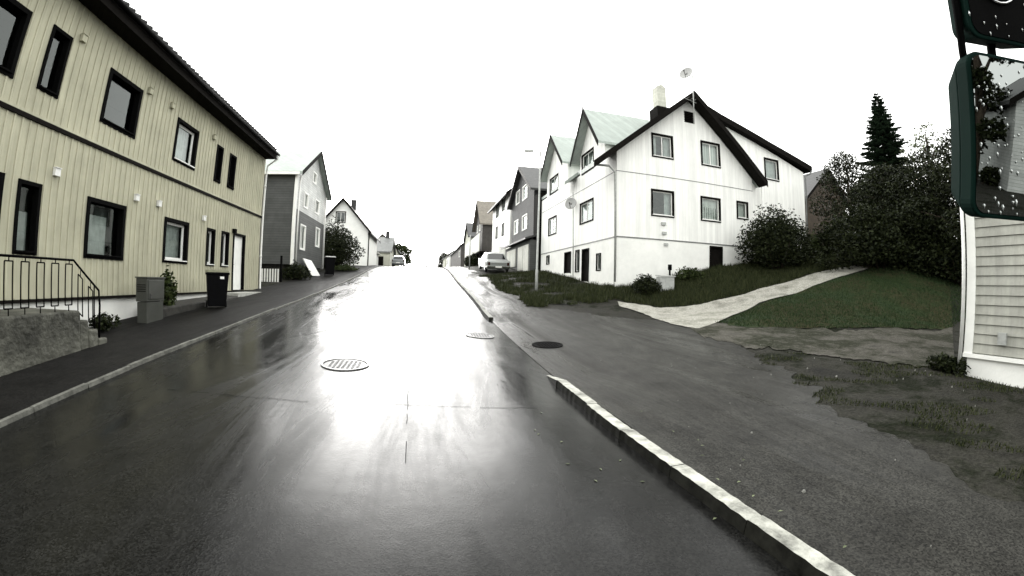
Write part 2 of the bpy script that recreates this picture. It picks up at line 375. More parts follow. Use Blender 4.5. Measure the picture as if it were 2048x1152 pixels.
M['curtain'] = mat('net_curtain', (.6, .62, .6), .9, .1, noise=(4, .25))
M['curtaing'] = mat('grey_curtain', (.25, .27, .26), .9, .1, noise=(4, .3))
M['inside'] = mat('room_inside', (.12, .12, .11), .9, .1, noise=(1, .3))
M['glass'] = glass_mat('window_glass', (.75, .8, .78), .04)
M['carbody'] = mat('silver_car_paint', (.25, .26, .25), .3, .5, metal=.3, coat=.5, noise=(20, .05))
M['cargrey'] = mat('grey_car_paint', (.16, .17, .17), .25, .5, metal=.3, coat=.8, noise=(20, .05))
M['carglass'] = mat('car_glass', (.01, .011, .011), .06, .6)
M['chrome'] = mat('chrome', (.6, .6, .6), .15, .5, metal=1.0, noise=(30, .05))
M['tail'] = mat('dark_red_lens', (.03, .008, .006), .2, .5)
M['rubber'] = mat('rubber', (.012, .012, .012), .75, .3)
M['housing'] = mat('dark_green_plastic', (.003, .013, .010), .75, .04, noise=(3, .3))
M['mirror'] = mat('mirror_glass', (.25, .265, .26), .01, .5, metal=1.0)
M['bark'] = mat('bark', (.05, .04, .03), .9, .1, noise=(9, .5), bump=(20, .8, .04))
M['leaf'] = leaf_mat('leaf_dark', (.003, .005, .002), (.024, .030, .011))
M['leaf2'] = leaf_mat('leaf_mid', (.008, .014, .004), (.05, .065, .022))
M['leaf3'] = leaf_mat('leaf_pale', (.06, .075, .04), (.16, .18, .11))
M['needle'] = leaf_mat('needles', (.008, .016, .009), (.02, .034, .018))
M['blade'] = leaf_mat('grass_blades', (.008, .013, .004), (.05, .056, .024))
M['blade2'] = leaf_mat('lawn_blades', (.010, .026, .010), (.04, .055, .022))
M['dish'] = mat('dish_enamel', (.35, .35, .34), .4, .4, noise=(6, .1))
M['brickw'] = mat('whitewashed_chimney', (.55, .55, .48), .7, .2, noise=(4, .2), groove=('z', .09, .1, .8))
M['lens'] = mat('lamp_lens', (.5, .5, .48), .3, .4)
M['drop'] = mat('water_drop', (.75, .78, .77), .05, .6, metal=.4)

# ------------------------------------------------------------------ ground sheets (structure)
def graded(a, b, fine0, fine1, f, c):
    xs = [a]; 
    while xs[-1] < b:
        x = xs[-1]; d = 0 if fine0 <= x <= fine1 else min(abs(x - fine0), abs(x - fine1))
        xs.append(x + f + min(d * .25, c))
    xs[-1] = b; return xs
def grid_sheet(name, xs, ys, zf, material):
    xs = np.array(xs); ys = np.array(ys); X, Y = np.meshgrid(xs, ys); Z = zf(X, Y)
    v = np.stack([X.ravel(), Y.ravel(), Z.ravel()], 1); nx, ny = len(xs), len(ys)
    f = [(j*nx+i, j*nx+i+1, (j+1)*nx+i+1, (j+1)*nx+i) for j in range(ny-1) for i in range(nx-1)]
    me = bpy.data.meshes.new(name); me.from_pydata(v.tolist(), [], f); me.materials.append(material)
    me.polygons.foreach_set('use_smooth', [True] * len(f)); me.update()
    o = bpy.data.objects.new(name, me); C.objects.link(o); return o
def strip_sheet(name, rows, material, nx=14, lift=.02, zf=None):
    """rows: list of ((x0,y0),(x1,y1)) cross lines; surface follows the terrain"""
    v = []; 
    for a, b in rows:
        for i in range(nx + 1):
            t = i / nx; x = a[0] + (b[0]-a[0]) * t; y = a[1] + (b[1]-a[1]) * t; v.append((x, y))
    v = np.array(v); z = (zf or G)(v[:, 0], v[:, 1]) + lift
    v = np.column_stack([v, z]); n = nx + 1
    f = [(j*n+i, j*n+i+1, (j+1)*n+i+1, (j+1)*n+i) for j in range(len(rows)-1) for i in range(nx)]
    me = bpy.data.meshes.new(name); me.from_pydata(v.tolist(), [], f); me.materials.append(material)
    me.polygons.foreach_set('use_smooth', [True] * len(f)); me.update()
    bm = bmesh.new(); bm.from_mesh(me); bmesh.ops.recalc_face_normals(bm, faces=bm.faces)
    if sum(fc.normal.z for fc in bm.faces) < 0: bmesh.ops.reverse_faces(bm, faces=bm.faces)
    bm.to_mesh(me); bm.free()
    return kind_obj(name, me)
def kind_obj(name, me):
    o = bpy.data.objects.new(name, me); C.objects.link(o); o['kind'] = 'structure'; return o

xs = sorted(set(graded(-300, -8.2, -8.2, -8.2, .8, 30) + [-8, -7, -6, -5.2, KL - .05, KL - .01, -1, KR + .03, KR + .07] + list(np.arange(2.6, 24, .35)) + graded(24, 500, 24, 24, .6, 30)))
ys = sorted(set(graded(-120, 0, 0, 0, .6, 20) + list(np.arange(0, 40, .35)) + graded(40, 600, 40, 40, .6, 15)))
gnd = kind(grid_sheet('ground', xs, ys, G, M['soil']), 'structure')
def zroad(x, y):
    t = (x - KL) / (KR - KL)
    return zl(y) * (1 - t) + zr(y) * t - (.035 + .045 * np.clip(t * 3, 0, 1)) + .05 * np.sin(np.pi * np.clip(t, 0, 1)) - .012 * np.exp(-((x - .9) / .4) ** 2) - .012 * np.exp(-((x + 1.4) / .4) ** 2)
yr = list(np.arange(-60, 0, 1.5)) + list(np.arange(0, 60, .4)) + list(np.arange(60, 420, 4))
road = kind(grid_sheet('road', list(np.linspace(KL - .03, KR + .075, 30)), yr, zroad, M['road']), 'structure')

# tar seams and cracks across the wet carriageway
s = MB()
def seam(pts, w):
    for a, b in zip(pts[:-1], pts[1:]):
        if random.random() < .25: continue
        d = np.array(b) - np.array(a); n = np.array([-d[1], d[0]]); n = n / (np.linalg.norm(n) + 1e-9) * w / 2
        q = [np.array(a) - n, np.array(b) - n, np.array(b) + n, np.array(a) + n]
        s.add([(p[0], p[1], float(zroad(p[0], p[1])) + .006) for p in q], [(0, 1, 2, 3)])
def wob(a, b, n, amp):
    a = np.array(a, float); b = np.array(b, float)
    return [tuple(a + (b - a) * i / n + np.array([random.uniform(-amp, amp), random.uniform(-amp, amp)])) for i in range(n + 1)]
seam(wob((-3.6, 5.3), (1.5, 5.2), 40, .02), .010)
seam(wob((-.15, 3.6), (-.3, 10.8), 44, .006), .006)
seam(wob((-2.9, 9.2), (-1.2, 12.5), 14, .06), .014)
for k in range(9):
    q = (random.uniform(-3.2, 1.4), random.uniform(3.2, 9)); seam(wob(q, (q[0] + random.uniform(-.5, .5), q[1] + random.uniform(.1, .7)), 7, .04), .006)
s.build('road_seams', M['tar'], fixn=False)['kind'] = 'structure'

# left pavement
rows = [((-7.58, y), (KL - .06, y)) for y in np.arange(-6, 60, .7)]
strip_sheet('left_pavement', rows, M['walk'], 8, .015)
# right apron, wide by the junction and narrowing to a footway
RGX = np.arange(4001); RGV = np.random.default_rng(77).uniform(-1, 1, 4001)
def apron_edge(y):
    e = np.interp(y, [-6, 0, 2.5, 5, 7.5, 9.5, 12.0, 13.5, 16, 22, 34, 60], [3.7, 4.1, 4.7, 5.6, 6.9, 8.3, 7.8, 6.0, 4.5, 4.0, 4.3, 4.6])
    return e + ragged(y, 1.0)
def ragged(y, k=1.0):
    return k * sum(a_ * float(np.interp((y + 70) * f_ % 4000, RGX, RGV)) for a_, f_ in ((.34, .9), (.22, 2.3), (.13, 6.1), (.07, 14.7), (.04, 31.0)))
rows = [((KR + .078, y), (apron_edge(y), y)) for y in np.concatenate([np.arange(-6, 22, .09), np.arange(22, 60, .4)])]
strip_sheet('right_pavement', rows, M['drive'], 22, .012)
def hit(px, py):
    d = ray(px, py); t = 2.0
    while t < 120 and d[2] * t > g(d[0] * t, d[1] * t): t += .1 + t * .004
    return (d[0] * t, d[1] * t)
def edge_strip(name, A, B, material, n, nx, lift, amp):
    """sheet between two edges sighted on the ground"""
    A = np.array([hit(*p) for p in A]); B = np.array([hit(*p) for p in B]); rows = []
    def along(P, t):
        L = np.concatenate([[0], np.cumsum(np.hypot(*np.diff(P, axis=0).T))]); L /= L[-1]
        return np.array([np.interp(t, L, P[:, 0]), np.interp(t, L, P[:, 1])])
    for i in range(n + 1):
        t = i / n; a = along(A, t); b = along(B, t); w = (b - a) / (np.linalg.norm(b - a) + 1e-9)
        rows.append((a + w * ragged(t * 12, amp), b + w * ragged(t * 12 + 40, amp)))
    strip_sheet(name, rows, material, nx, lift); return A, B
LA, LB = edge_strip('lane', [(1400, 672), (1500, 700), (1700, 722), (1910, 745)], [(1350, 640), (1485, 655), (1667, 659), (1905, 659)], M['lane'], 160, 20, .022, .9)
PA, PB = edge_strip('path', [(1238, 612), (1300, 634), (1340, 650), (1395, 660), (1450, 640), (1515, 611), (1623, 575), (1710, 549), (1830, 526)], [(1235, 605), (1320, 617), (1400, 612), (1450, 600), (1537, 576), (1615, 552), (1700, 534), (1840, 519)], M['gravel'], 260, 16, .036, .35)
WA, WB = edge_strip('lawn', [(1455, 652), (1485, 657), (1667, 661), (1905, 661)], [(1455, 641), (1515, 613), (1623, 577), (1710, 551), (1800, 530), (1895, 530)], M['lawn'], 140, 22, .03, .4)

# kerbs
s = MB()
def kerbrun(s, x0, x1, ya, yb, ln, zt, top, prof=.10):
    y = ya
    while y < yb:
        y2 = min(y + ln, yb); gap = .012; jx = random.uniform(-.012, .012); jz = random.uniform(-.008, .008)
        n = max(1, int((y2 - y) / (.09 if y < 8 else .6)))
        for i in range(n):
            a = y + (y2 - y - gap) * i / n; b = y + (y2 - y - gap) * (i + 1) / n
            za, zb = float(zt(a)) + top + jz, float(zt(b)) + top + jz
            bot = -.3; ja, jb = [.0035 * math.sin(q * 31) + .003 * math.sin(q * 67 + 1) for q in (a, b)]; za += ja * .5; zb += jb * .5
            s.hexa([(x0+jx,a,za+bot),(x1+jx,a,za+bot),(x1+jx,b,zb+bot),(x0+jx,b,zb+bot)], [(x0+jx+.02+ja,a,za),(x1+jx-.015+ja*.8,a,za),(x1+jx-.015+jb*.8,b,zb),(x0+jx+.02+jb,b,zb)])
        y = y2
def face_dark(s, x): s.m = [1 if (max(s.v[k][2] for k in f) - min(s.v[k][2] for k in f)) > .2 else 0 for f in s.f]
kerbrun(s, KR - .11, KR + .068, -6, 6.3, 1.0, zr, .035)
# tapering end stone at the drop kerb
s.hexa([(KR-.11,6.3,-1.9),(KR+.068,6.3,-1.9),(KR+.04,7.1,-1.9),(KR-.04,7.1,-1.9)], [(KR-.09,6.3,float(zr(6.3))+.03),(KR+.055,6.3,float(zr(6.3))+.03),(KR+.03,7.1,float(zr(7.1))-.085),(KR-.03,7.1,float(zr(7.1))-.085)])
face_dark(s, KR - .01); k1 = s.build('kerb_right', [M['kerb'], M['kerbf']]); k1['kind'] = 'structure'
s = MB(); kerbrun(s, KR - .03, KR + .15, 13.8, 70, 1.0, zr, .03)
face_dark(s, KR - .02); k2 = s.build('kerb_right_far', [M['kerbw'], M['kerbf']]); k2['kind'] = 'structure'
s = MB(); kerbrun(s, KL - .075, KL + .03, -6, 90, 1.0, zl, .02)
k3 = s.build('kerb_left', M['kerbl']); k3['kind'] = 'structure'

# ------------------------------------------------------------------ facade helpers
class Face:
    def __init__(s, o, u, n): s.o = np.array(o, float); s.u = np.array(u, float); s.n = np.array(n, float)
    def p(s, u, v, d=0.0): return s.o + s.u * u + np.array([0, 0, 1.]) * v + s.n * d
    def box(s, mb, u0, u1, v0, v1, d0, d1):
        mb.hexa([s.p(u0,v0,d0), s.p(u1,v0,d0), s.p(u1,v0,d1), s.p(u0,v0,d1)], [s.p(u0,v1,d0), s.p(u1,v1,d0), s.p(u1,v1,d1), s.p(u0,v1,d1)])
    def quad_px(s, qs):
        """four outline corners seen in the photo -> u0,u1,v0,v1 on this facade"""
        us, vs = [], []
        for q in qs:
            d = ray(*q); t = (s.o @ s.n) / (d @ s.n); P = d * t
            us.append((P - s.o) @ s.u); vs.append(P[2])
        us.sort(); vs.sort(); h = len(us) // 2
        return sum(us[:h]) / h, sum(us[h:]) / (len(us) - h), sum(vs[:h]) / h, sum(vs[h:]) / (len(vs) - h)
def clip(poly, ax, val, keep_less):
    out = []
    for i in range(len(poly)):
        a, b = poly[i], poly[(i + 1) % len(poly)]
        ia = (a[ax] <= val) if keep_less else (a[ax] >= val); ib = (b[ax] <= val) if keep_less else (b[ax] >= val)
        if ia: out.append(a)
        if ia != ib:
            t = (val - a[ax]) / (b[ax] - a[ax]); out.append((a[0] + (b[0]-a[0]) * t, a[1] + (b[1]-a[1]) * t))
    return out
def wall(mb, F, poly, holes=(), th=.16):
    us = sorted({p[0] for p in poly} | {h[i] for h in holes for i in (0, 1)}); vs = sorted({p[1] for p in poly} | {h[i] for h in holes for i in (2, 3)})
    us = [u for u in us if min(p[0] for p in poly) <= u <= max(p[0] for p in poly)]; vs = [v for v in vs if min(p[1] for p in poly) <= v <= max(p[1] for p in poly)]
    for u0, u1 in zip(us[:-1], us[1:]):
        for v0, v1 in zip(vs[:-1], vs[1:]):
            if u1 - u0 < 1e-6 or v1 - v0 < 1e-6: continue
            cu, cv = (u0 + u1) / 2, (v0 + v1) / 2
            if any(h[0] < cu < h[1] and h[2] < cv < h[3] for h in holes): continue
            q = clip(clip(clip(clip(list(poly), 0, u0, False), 0, u1, True), 1, v0, False), 1, v1, True)
            if len(q) < 3: continue
            mb.add([F.p(a, b, 0) for a, b in q], [tuple(range(len(q)))])
            mb.add([F.p(a, b, -th) for a, b in q], [tuple(range(len(q)))[::-1]])
    for h in holes:
        c = [(h[0], h[2]), (h[1], h[2]), (h[1], h[3]), (h[0], h[3])]
        for i in range(4):
            a, b = c[i], c[(i + 1) % 4]; mb.add([F.p(*a, 0), F.p(*b, 0), F.p(*b, -th), F.p(*a, -th)], [(0, 1, 2, 3)])
    for i in range(len(poly)):
        a, b = poly[i], poly[(i + 1) % len(poly)]; mb.add([F.p(*a, 0), F.p(*b, 0), F.p(*b, -th), F.p(*a, -th)], [(0, 1, 2, 3)])
def window(F, parent, r, casing='black', sash='white', cw=.09, curtain='none', mull=0, name='window', recess=.11, label=None, sw=.05, sill=True, glass='glass', cur='curtain'):
    u0, u1, v0, v1 = r
    mb = MB()
    F.box(mb, u0, u0 + cw, v0, v1, -recess, .035); F.box(mb, u1 - cw, u1, v0, v1, -recess, .035)
    F.box(mb, u0 + cw, u1 - cw, v1 - cw, v1, -recess, .032); F.box(mb, u0 + cw, u1 - cw, v0, v0 + cw, -recess, .032)
    w = mb.build(name, M[casing], parent)
    if label: w['label'] = label
    a0, a1, b0, b1 = u0 + cw, u1 - cw, v0 + cw, v1 - cw
    if sash:
        mb = MB(); d0, d1 = -recess + .005, -recess + .05
        F.box(mb, a0, a0 + sw, b0, b1, d0, d1); F.box(mb, a1 - sw, a1, b0, b1, d0, d1)
        F.box(mb, a0 + sw, a1 - sw, b1 - sw, b1, d0, d1 - .003); F.box(mb, a0 + sw, a1 - sw, b0, b0 + sw, d0, d1 - .003)
        for k in range(mull):
            c = a0 + (a1 - a0) * (k + 1) / (mull + 1); F.box(mb, c - sw * .5, c + sw * .5, b0 + sw, b1 - sw, d0, d1 - .004)
        mb.build('sash', M[sash], w)
    mb = MB(); mb.add([F.p(a0, b0, -recess+.02), F.p(a1, b0, -recess+.02), F.p(a1, b1, -recess+.02), F.p(a0, b1, -recess+.02)], [(0, 1, 2, 3) if np.cross(F.u, (0, 0, 1)) @ F.n > 0 else (3, 2, 1, 0)])
    mb.build('pane', M[glass], w, fixn=False)
    if curtain != 'none':
        mb = MB()
        def cloth(c0, c1, t0, t1):
            n = max(6, int((c1 - c0) / .05)); vs = []
            for i in range(n + 1):
                c = c0 + (c1 - c0) * i / n; dd = -recess - .16 + .025 * math.sin(c * 42)
                vs += [F.p(c, t0, dd), F.p(c, t1, dd)]
            mb.add(vs, [(2*i, 2*i+2, 2*i+3, 2*i+1) for i in range(n)], True)
        if curtain == 'full': cloth(a0 - .05, a1 + .05, b0 - .05, b1 + .05)
        if curtain in ('both', 'left'): cloth(a0 - .05, a0 + (a1 - a0) * .3, b0 - .05, b1 + .05)
        if curtain in ('both', 'right'): cloth(a1 - (a1 - a0) * .3, a1 + .05, b0 - .05, b1 + .05)
        if curtain == 'half': cloth(a0 - .05, a1 + .05, b0 - .05, b0 + (b1 - b0) * .62)
        if curtain == 'low': cloth(a0 + (a1-a0)*.12, a0 + (a1-a0)*.8, b0 - .05, b0 + (b1 - b0) * .8)
        mb.build('curtain', M[cur], w, fixn=False)
    if sill:
        mb = MB(); F.box(mb, a0 - .03, a1 + .03, v0 + cw - .035, v0 + cw - .005, -recess + .05, .075); mb.build('sill', M['metalw' if sash == 'white' else casing], w)
    return w
def door(F, parent, r, casing='black', leaf='white', cw=.08, recess=.08, handle=True):
    u0, u1, v0, v1 = r; mb = MB()
    F.box(mb, u0, u0 + cw, v0, v1, -recess - .05, .04); F.box(mb, u1 - cw, u1, v0, v1, -recess - .05, .04); F.box(mb, u0 + cw, u1 - cw, v1 - cw, v1, -recess - .05, .037)
    d = mb.build('door', M[casing], parent)
    mb = MB(); F.box(mb, u0 + cw, u1 - cw, v0, v1 - cw, -recess - .045, -recess)
    F.box(mb, u0 + cw + .12, u1 - cw - .12, v0 + .2, v0 + .9, -recess, -recess + .012); F.box(mb, u0 + cw + .12, u1 - cw - .12, v0 + 1.05, v1 - cw - .2, -recess, -recess + .012)
    mb.build('door_leaf', M[leaf], d)
    if handle:
        mb = MB(); mb.tube([F.p(u0 + cw + .07, v0 + 1.0, -recess), F.p(u0 + cw + .07, v0 + 1.0, -recess + .06), F.p(u0 + cw + .18, v0 + 1.0, -recess + .06)], .012, 6); mb.build('handle', M['zinc'], d)
    return d
def slab(mb, a0, a1, b1, b0, th):
    """roof slab: top quad a0,a1,b1,b0 with thickness th downward"""
    top = [np.array(p, float) for p in (a0, a1, b1, b0)]; bot = [p - np.array([0, 0, th]) for p in top]
    mb.hexa(bot, top)

# ------------------------------------------------------------------ cream boarded house, left
XL = -7.6
yh = thing('boarded_house', 'long two-storey cream board-and-batten house with black window casings, on the left kerb', 'house', (XL, 10, -1.3))
F = Face((XL, 0, 0), (0, 1, 0), (1, 0, 0))
Y0, Y1, ZB, ZT, ZTRIM = -3.0, 19.1, -.46, 5.5, 2.83
W1 = [((108,52),(144,73),(71,174),(115,201)), ((222,135),(285,181),(198,240),(268,281)), ((356,236),(398,262),(343,319),(387,342)),
      ((435,290),(448,296),(426,361),(438,368)), ((461,308),(473,313),(452,374),(466,381)),
      ((36,358),(84,368),(24,508),(71,511)), ((175,393),(252,412),(166,515),(244,522)), ((329,433),(378,446),(324,524),(372,529)),
      ((415,456),(432,459),(409,531),(425,533)), ((444,462),(458,465),(439,533),(455,535))]
rects = [F.quad_px(q) for q in W1]
u = F.quad_px(((20,-2),(66,22),(-20,139),(24,154))); rects.append((u[1] - 1.2, u[1], u[2], u[3]))
u = F.quad_px(((4,345),(5,346),(0,400),(0,401))); rects.append((4.2, 5.35, rects[6][2], rects[6][3])); rects[-1] = (4.3, F.quad_px(((3,345),(3,345),(2,400),(2,400)))[1], rects[6][2] , rects[6][3])
dr = F.quad_px(((467,466),(491,470),(462,579),(485,579)))
dr = (dr[0], dr[1], ZB + .02, dr[3])
cwid = .10
holes = [(r[0] + .03, r[1] - .03, r[2] + .03, r[3] - .03) for r in rects] + [(dr[0] + .03, dr[1] - .03, ZB, dr[3] - .03)]
mb = MB()
wall(mb, F, [(Y0, ZB), (Y1, ZB), (Y1, ZT), (Y0, ZT)], holes, .2)
for (xa, ya, xb, yb) in ((XL - 8, Y0, XL, Y0), (XL - 8, Y1, XL, Y1)):
    d = .1 if ya == Y0 else -.1
    mb.prism([(xa, ya, -1.6), (xb - .002, ya, -1.6), (xb - .002, ya, ZT), (-11.6, ya, ZT + 2.55), (xa, ya, ZT)], (0, d, 0))
mb.box(XL - 8, XL - 7.9, Y0 + .1, Y1 - .1, -1.6, ZT)
# inner partition so panes look into a closed dim room
mb.mi = 2; mb.box(XL - 3.1, XL - .21, Y0 + .12, Y1 - .12, 5.42, 5.49); mb.box(XL - 3.2, XL - 3.1, Y0 + .12, Y1 - .12, -1, ZT); mb.box(XL - 3.1, XL - .2, Y0 + .12, Y1 - .12, 2.55, 2.75); mb.box(XL - 3.1, XL - .2, Y0+.12, Y1-.12, -.75, -.6)
mb.mi = 0
y = Y0 + .1
while y < Y1 - .05:                      # battens standing on the boards, cut round the openings
    w = .045
    for (lo, hi) in ((ZB + .01, ZTRIM - .06), (ZTRIM + .09, ZT - .01)):
        segs = [(lo, hi)]
        for h in rects + [dr]:
            if h[0] - .03 < y + w and y < h[1] + .03:
                ns = []
                for a, b in segs:
                    if h[3] <= a or h[2] >= b: ns.append((a, b)); continue
                    if h[2] > a: ns.append((a, h[2]))
                    if h[3] < b: ns.append((h[3], b))
                segs = ns
        for a, b in segs:
            if b - a > .03:
                mb.mi = 0; F.box(mb, y, y + w, a, b, .0, .020)
                mb.mi = 1; F.box(mb, y + w, y + w + .014, a, b, -.001, .004)
    y += .2 + random.uniform(-.004, .004)
wl = mb.build('wall', [M['yellow'], M['seam'], M['inside']], yh)
mb = MB(); F.box(mb, Y0, Y1, ZTRIM - .055, ZTRIM + .03, .0, .05); mb.build('trim_board', M['dark'], yh)
mb = MB(); F.box(mb, Y0, Y1, ZTRIM + .032, ZTRIM + .09, .0, .035); mb.build('drip_board', M['yellow'], yh)
mb = MB(); F.box(mb, Y0, Y1 - .15, -2.0, ZB - .06, -.3, -.05); mb.build('foundation', M['founda'], yh)
mb = MB(); F.box(mb, Y0, Y1, ZB - .06, ZB, -.2, .03); mb.build('base_board', M['dark'], yh)
sty = [('black', None, 'none'), ('black', None, 'none'), ('black', 'white', 'full'), ('black', 'black', 'none'), ('black', 'black', 'none'),
       ('black', None, 'half'), ('black', None, 'low'), ('black', 'white', 'full'), ('black', 'white', 'none'), ('black', 'white', 'none'), ('black', None, 'none'), ('black', None, 'none')]
for r, (cs, sa, cu) in zip(rects, sty):
    window(F, yh, r, cs, sa, cw=.075 if r[1] - r[0] < .8 else .1, curtain=cu, recess=.15, sw=.07 if sa else .05)
door(F, yh, dr, 'black', 'white')
# door lamp
mb = MB(); c = F.quad_px(((463,458),(469,459),(463,466),(469,467))); F.box(mb, c[0], c[0] + .16, c[2], c[2] + .16, .03, .17); mb.build('wall_lamp', M['black'], yh, bevel=.01)
for q in ((167,78),(301,183),(345,212),(429,275),(113,345),(273,396),(318,408),(408,437)):
    P = PX(q, XL + .05); mb = MB(); F.box(mb, P[1] - .075, P[1] + .075, P[2] - .07, P[2] + .08, .02, .10); F.box(mb, P[1] - .085, P[1] + .085, P[2] + .08, P[2] + .095, .02, .12)
    mb.build('vent_cap', M['metalw'] if q[1] > 340 else M['yellow'], yh)
# roof: soffit, fascia, tiles with bumpy eave ends
mb = MB()
ze = 5.72
slab(mb, (-7.05, Y0 - .4, ze + .12), (-7.05, Y1 - .05, ze + .12), (-11.6, Y1 - .05, ze + 2.5), (-11.6, Y0 - .4, ze + 2.5), .1)
slab(mb, (-11.6, Y0 - .4, ze + 2.5), (-11.6, Y1 - .05, ze + 2.5), (-16.2, Y1 - .05, ze + .12), (-16.2, Y0 - .4, ze + .12), .1)
y = Y0 - .35
while y < Y1 - .1:
    mb.tube([(-7.0, y, ze + .13), (-11.6, y, ze + 2.54)], .055, 6); y += .26
mb.build('roof', M['tile'], yh)
mb = MB(); mb.box(-7.62, -7.1, Y0 - .4, Y1 - .05, 5.50, 5.56); mb.build('soffit', M['soffit'], yh)
mb = MB(); mb.box(-7.1, -7.06, Y0 - .4, Y1 - .05, 5.47, 5.78); mb.build('fascia', M['dark'], yh)
mb = MB(); mb.tube([(-6.98, Y0 - .4, 5.74), (-6.98, Y1 + .0, 5.70)], .06, 8); mb.build('gutter', M['black'], yh)
mb = MB(); mb.tube([(-6.98, Y1 - .1, 5.68), (-7.0, Y1 - .1, 5.5), (-7.5, Y1 + .02, 5.2), (-7.52, Y1 + .02, 4.8), (-7.52, Y1 + .02, -.5), (-7.4, Y1 + .02, -.6)], .045, 8)
mb.tube([(-7.52, Y1 + .02, 4.2), (-7.52, Y1 + .02, 4.28)], .06, 8); mb.tube([(-7.52, Y1 + .02, 1.0), (-7.52, Y1 + .02, 1.08)], .06, 8)
mb.build('downpipe', M['metalw'], yh)
mb = MB(); F.box(mb, dr[0] - 1.0, Y1 + .4, ZB - .2, ZB - .06, .031, .75); mb.build('doorstep', M['concl'], yh)

# landing with steps and a wrought railing
la = thing('stair_landing', 'rough mossy concrete landing with three steps beside the cream house wall', 'steps', (-6.9, 5, -1.5))
mb = MB()
mb.box(-7.54, -6.12, 1.5, 6.55, -1.8, -.6)
o = mb.build('landing_block', M['conc'], la, bevel=.03); mb = MB()
for i in range(3):
    mb.box(-7.54, -6.14 + .02 * i, 6.55 + .24 * i + .002, 6.79 + .24 * i, -1.8, -.6 - .18 * (i + 1))
mb.build('step', M['conc'], la, bevel=.03)
rg = thing('stair_railing', 'black wrought railing of rectangular loops on the concrete landing edge', 'railing', (-6.2, 5, -.6))
XR = -6.2
mb = MB()
mb.tube([(XR, 1.6, .26), (XR, 6.45, .25), (XR, 7.15, -.27), (XR, 7.18, -.55), (XR, 7.14, -1.2)], .02, 8)
mb.build('handrail', M['black'], rg)
mb = MB()
def loop(y0, y1, zb0, zb1, zt0, zt1):
    for a, b in (((y0, zb0), (y1, zb1)), ((y1, zb1), (y1, zt1)), ((y1, zt1), (y0, zt0)), ((y0, zt0), (y0, zb0))):
        mb.tube([(XR, a[0], a[1]), (XR, b[0], b[1])], .0115, 5)
y = 1.64
while y < 6.3:
    loop(y, y + .165, -.5, -.5, .18, .18)
    mb.tube([(XR, y + .083, .18), (XR, y + .083, .25)], .01, 5); mb.tube([(XR, y + .083, -.5), (XR, y + .083, -.6)], .01, 5)
    y += .33
loop(6.58, 6.7, -.62, -.72, .02, -.07); loop(6.86, 6.98, -.82, -.92, -.19, -.28)
mb.tube([(XR, 6.64, -.02), (XR, 6.64, .1)], .008, 5); mb.tube([(XR, 6.92, -.23), (XR, 6.92, -.11)], .008, 5)
mb.tube([(XR, 6.62, -.67), (XR, 6.62, -.8)], .008, 5)
mb.build('balusters', M['black'], rg)
mb = MB(); mb.tube([(XR, 7.02, -.17), (XR, 7.02, -1.15)], .014, 6); mb.tube([(XR, 2.2, .25), (XR, 2.2, -.6)], .014, 6); mb.build('post', M['black'], rg)

# cabinet
gz = g(-6.7, 9.6)
cb = thing('utility_cabinet', 'grey-green metal utility cabinet standing against the cream house, beside the leafy plant', 'cabinet', (-6.9, 9.6, gz))
mb = MB(); mb.box(-6.95, -6.62, 9.35, 10.1, gz + .5, -.03); mb.build('upper_cabinet', M['cabg'], cb, bevel=.012)
mb = MB(); mb.box(-6.93, -6.64, 9.37, 10.08, gz - .1, gz + .49); mb.build('lower_cabinet', M['cabg'], cb, bevel=.012)
mb = MB(); mb.box(-6.97, -6.6, 9.33, 10.12, -.03, .0); mb.build('cabinet_lid', M['cabg'], cb)
mb = MB(); mb.box(-6.619, -6.605, 9.40, 10.05, gz + .56, -.08); mb.build('cabinet_door', M['cabg'], cb, bevel=.004)
mb = MB(); mb.box(-6.604, -6.585, 9.46, 9.5, -.5, -.4); mb.build('lock_handle', M['zincd'], cb)
mb = MB()
for k in range(4): mb.box(-6.93 + .02, -6.66, 9.345, 9.349, -.2 - .05 * k, -.18 - .05 * k)
mb.build('louvre', M['dark'], cb)

